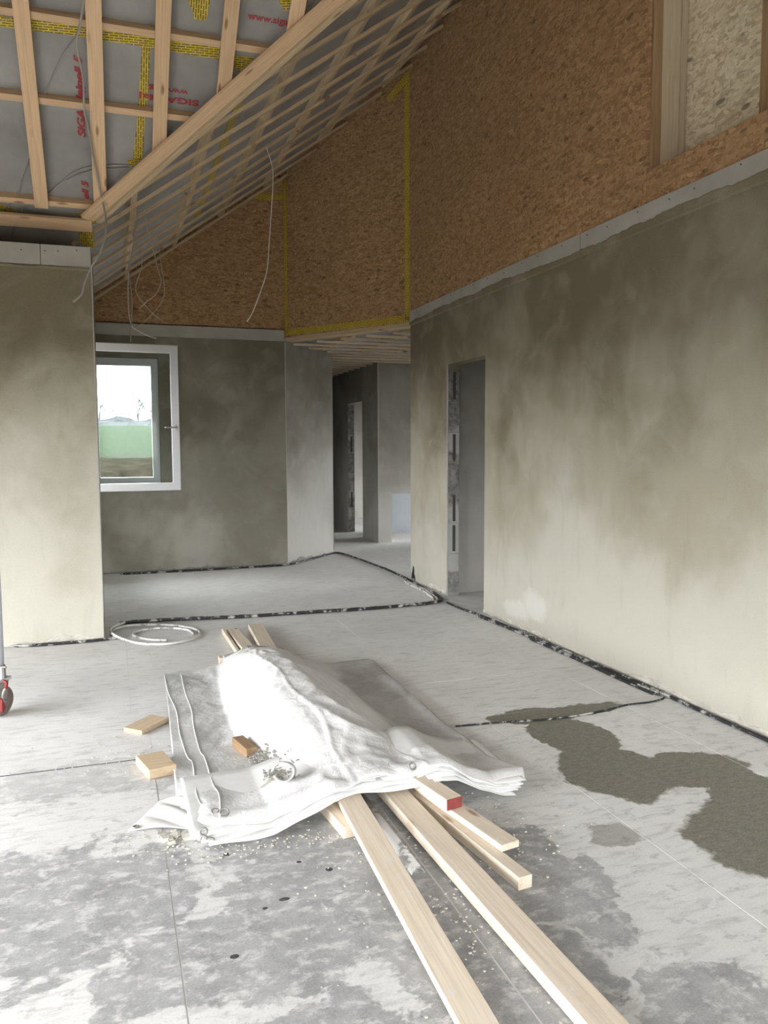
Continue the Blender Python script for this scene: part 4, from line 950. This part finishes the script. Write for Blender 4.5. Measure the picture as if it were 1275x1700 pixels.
# curl of white plastic on the heap
def curl():
    V = []; F = []; n = 26; c = Vector((0.655, 3.275, H(0.655, 3.275)+0.040)); ax = Vector((-0.35, -0.85, 0.30)).normalized(); e1 = ax.cross(Vector((0, 0, 1))).normalized(); e2 = ax.cross(e1)
    for i in range(n+1):
        t = 0.4+2*math.pi*0.93*i/n; R = 0.044+0.006*i/n
        for s, rr in ((-0.035, R), (0.035, R), (0.035, R-.003), (-0.035, R-.003)):
            V.append(c+ax*s+e1*math.cos(t)*rr+e2*math.sin(t)*rr*0.85)
    for i in range(n):
        for k in range(4): F.append((i*4+k, i*4+(k+1) % 4, (i+1)*4+(k+1) % 4, (i+1)*4+k))
    F += [(0, 1, 2, 3), (n*4+3, n*4+2, n*4+1, n*4)]
    return tag(mesh('plastic_curl', V, F, M_tarp_hem, None, None, True), 'curled strip of white plastic at the foot of the heap', 'plastic strip')
curl()
# crumbs on the tarpaulin and chips on the floor
def chunk(p, r, rnd):
    vs = []; 
    for sx in (-1, 1):
        for sy in (-1, 1):
            for sz in (-1, 1): vs.append(Vector(p)+Vector((sx*r*rnd.uniform(.5, 1.1), sy*r*rnd.uniform(.5, 1.1), sz*r*rnd.uniform(.3, .7))))
    return vs, [(0, 1, 3, 2), (4, 6, 7, 5), (0, 4, 5, 1), (2, 3, 7, 6), (0, 2, 6, 4), (1, 5, 7, 3)]
rnd = random.Random(5); ps = []
for k in range(420):
    t = rnd.random(); x = 0.60+0.05*t+rnd.gauss(0, 0.022); y = 3.70-0.36*t+rnd.gauss(0, 0.02)
    ps.append(chunk((x, y, H(x, y)+rnd.uniform(0, .010)), rnd.uniform(.003, .010), rnd))
for k in range(90):
    x = 0.70+rnd.gauss(0, 0.03); y = 3.42+rnd.gauss(0, 0.05); ps.append(chunk((x, y, H(x, y)+.002), rnd.uniform(.002, .006), rnd))
o = joined('mortar_crumbs', ps, M_grey_crumb); o['kind'] = 'stuff'; o['label'] = 'grey mortar crumbs gathered at the foot of the heap'; o['category'] = 'crumbs'
ps = []
for k in range(900):
    c = rnd.choice([(0.9, 2.6, .45, .35), (0.2, 3.05, .2, .12), (1.3, 2.7, .3, .3), (0.1, 4.0, .3, .3), (0.6, 2.9, .4, .06), (1.0, 2.2, .2, .4)])
    x = c[0]+rnd.gauss(0, c[2]*.6); y = c[1]+rnd.gauss(0, c[3]*.6); r = rnd.uniform(.0015, .005)
    ps.append(chunk((x, y, r*0.4), r, rnd))
o = joined('floor_chips', ps, M_crumb); o['kind'] = 'stuff'; o['label'] = 'pale plaster chips scattered over the floor'; o['category'] = 'chips'
rub = tag(joined('plaster_lump', [chunk((0.19+rnd.gauss(0, .03), 3.07+rnd.gauss(0, .02), .006), rnd.uniform(.008, .02), rnd) for k in range(14)], M_crumb), 'broken pale plaster lumps under the tarpaulin corner', 'rubble', kind='stuff')

# ------------------------------------------------------------------ rolling scaffold leg
sc = empty('rolling_scaffold', (-0.63, 4.86, 0)); tag(sc, 'galvanised rolling scaffold leg on a braked castor before the left wall', 'scaffold')
px, py = -0.630, 4.86
tube('pole', [(px, py, 0.265), (px, py, 2.1)], 0.0245, M_alu, sc, 20, 1)
tube('pole', [(px-1.3, py, 0.265), (px-1.3, py, 2.1)], 0.0245, M_alu, sc, 20, 1)
for zz in (0.45, 0.95, 1.45, 1.95): tube('rung', [(px-1.3, py, zz), (px, py, zz)], 0.019, M_alu, sc, 12, 1)
def castor(cx, cy):
    ca = empty('castor', (cx, cy, 0), 0, sc)
    tube('collar', [(cx, cy, 0.215), (cx, cy, 0.275)], 0.030, M_steel, ca, 16, 1)
    tube('clamp_ring', [(cx, cy, 0.272), (cx, cy, 0.284)], 0.029, M_steel, ca, 16, 1)
    tube('clamp_bolt', [(cx+0.02, cy-0.02, 0.278), (cx+0.055, cy-0.022, 0.285), (cx+0.068, cy-0.022, 0.284)], 0.006, M_steel, ca, 6, 2)
    box('clamp_ear', (cx+0.028, cy-0.03, 0.215), (cx+0.042, cy-0.012, 0.282), M_alu, ca)
    box('fork_plate', (cx-0.05, cy-0.05, 0.196), (cx+0.035, cy+0.05, 0.215), M_alu, ca, 0.004)
    wh = tube('wheel', [(cx-0.045, cy-0.01, 0.085), (cx+0.015, cy-0.01, 0.085)], 0.085, M_rubber, ca, 28, 1)
    # fork cheek as a tapered plate on the outer side
    Mc = frame((cx+0.024, cy-0.01, 0.085), (0, -1, 0), (0, 0, 1))
    prism('fork', Mc, [(-.045, .115), (.045, .115), (.035, .06), (.022, -.015), (0, -.03), (-.022, -.015), (-.035, .06)], -0.003, 0.003, M_steel, ca, 0.001)
    Mc2 = frame((cx-0.052, cy-0.01, 0.085), (0, -1, 0), (0, 0, 1))
    prism('fork', Mc2, [(-.045, .115), (.045, .115), (.035, .06), (.022, -.015), (0, -.03), (-.022, -.015), (-.035, .06)], -0.003, 0.003, M_steel, ca, 0.001)
    tube('axle', [(cx-0.06, cy-0.01, 0.085), (cx+0.042, cy-0.01, 0.085)], 0.011, M_steel, ca, 10, 1)
    Md = frame((cx+0.045, cy-0.03, 0.10), (0.35, -0.9, 0), (0, 0, 1))
    prism('brake_lever', Md, [(-.018, -.045), (.012, -.072), (.030, -.058), (.026, .01), (.012, .015)], -0.006, 0.008, M_redp, ca, 0.002)
    tube('brake_rod', [(cx+0.048, cy-0.035, 0.09), (cx+0.058, cy-0.042, 0.14), (cx+0.068, cy-0.03, 0.172)], 0.007, M_steel, ca, 8, 4)
    tube('brake_release', [(cx+0.066, cy-0.03, 0.168), (cx+0.074, cy-0.03, 0.200), (cx+0.052, cy-0.03, 0.208)], 0.009, M_redp, ca, 8, 4)
for q in (px, px-1.3):
    castor(q, py)
    ca = [o for o in sc.children if o.name.startswith('castor')][-1]
    ca.matrix_basis = Matrix.Translation((q, py, 0)) @ Matrix.Rotation(math.radians(-38), 4, 'Z')

# ------------------------------------------------------------------ light portals in the openings (guide the sky light, emit nothing)
def portal(name, loc, nrm, sx, sy):
    L = bpy.data.lights.new(name, 'AREA'); L.shape = 'RECTANGLE'; L.size = sx; L.size_y = sy; L.cycles.is_portal = True
    o = bpy.data.objects.new(name, L); COL.objects.link(o)
    n = Vector(nrm); o.rotation_mode = 'QUATERNION'; o.rotation_quaternion = n.to_track_quat('-Z', 'Z'); o.location = loc
portal('sky_portal', (X0-0.3, 3.1, 1.08), (1, 0, 0), 5.0, 2.15)
portal('sky_portal', (0.1, Y0-0.3, 1.08), (0, 1, 0), 4.6, 2.15)
portal('sky_portal', (7.85, 10.0, 1.175), (-1, 0, 0), 1.8, 1.85)
portal('sky_portal', (7.85, 13.4, 1.225), (-1, 0, 0), 2.0, 1.95)
portal('sky_portal', (7.85, 4.15, 1.5), (-1, 0, 0), 0.9, 1.0)
portal('sky_portal', (XW-0.48, 8.76, 1.82), (1, 0, 0), 0.96, 1.6)
portal('sky_portal', (0.17, YB+0.33, 1.8), (0, -1, 0), 0.77, 1.5)
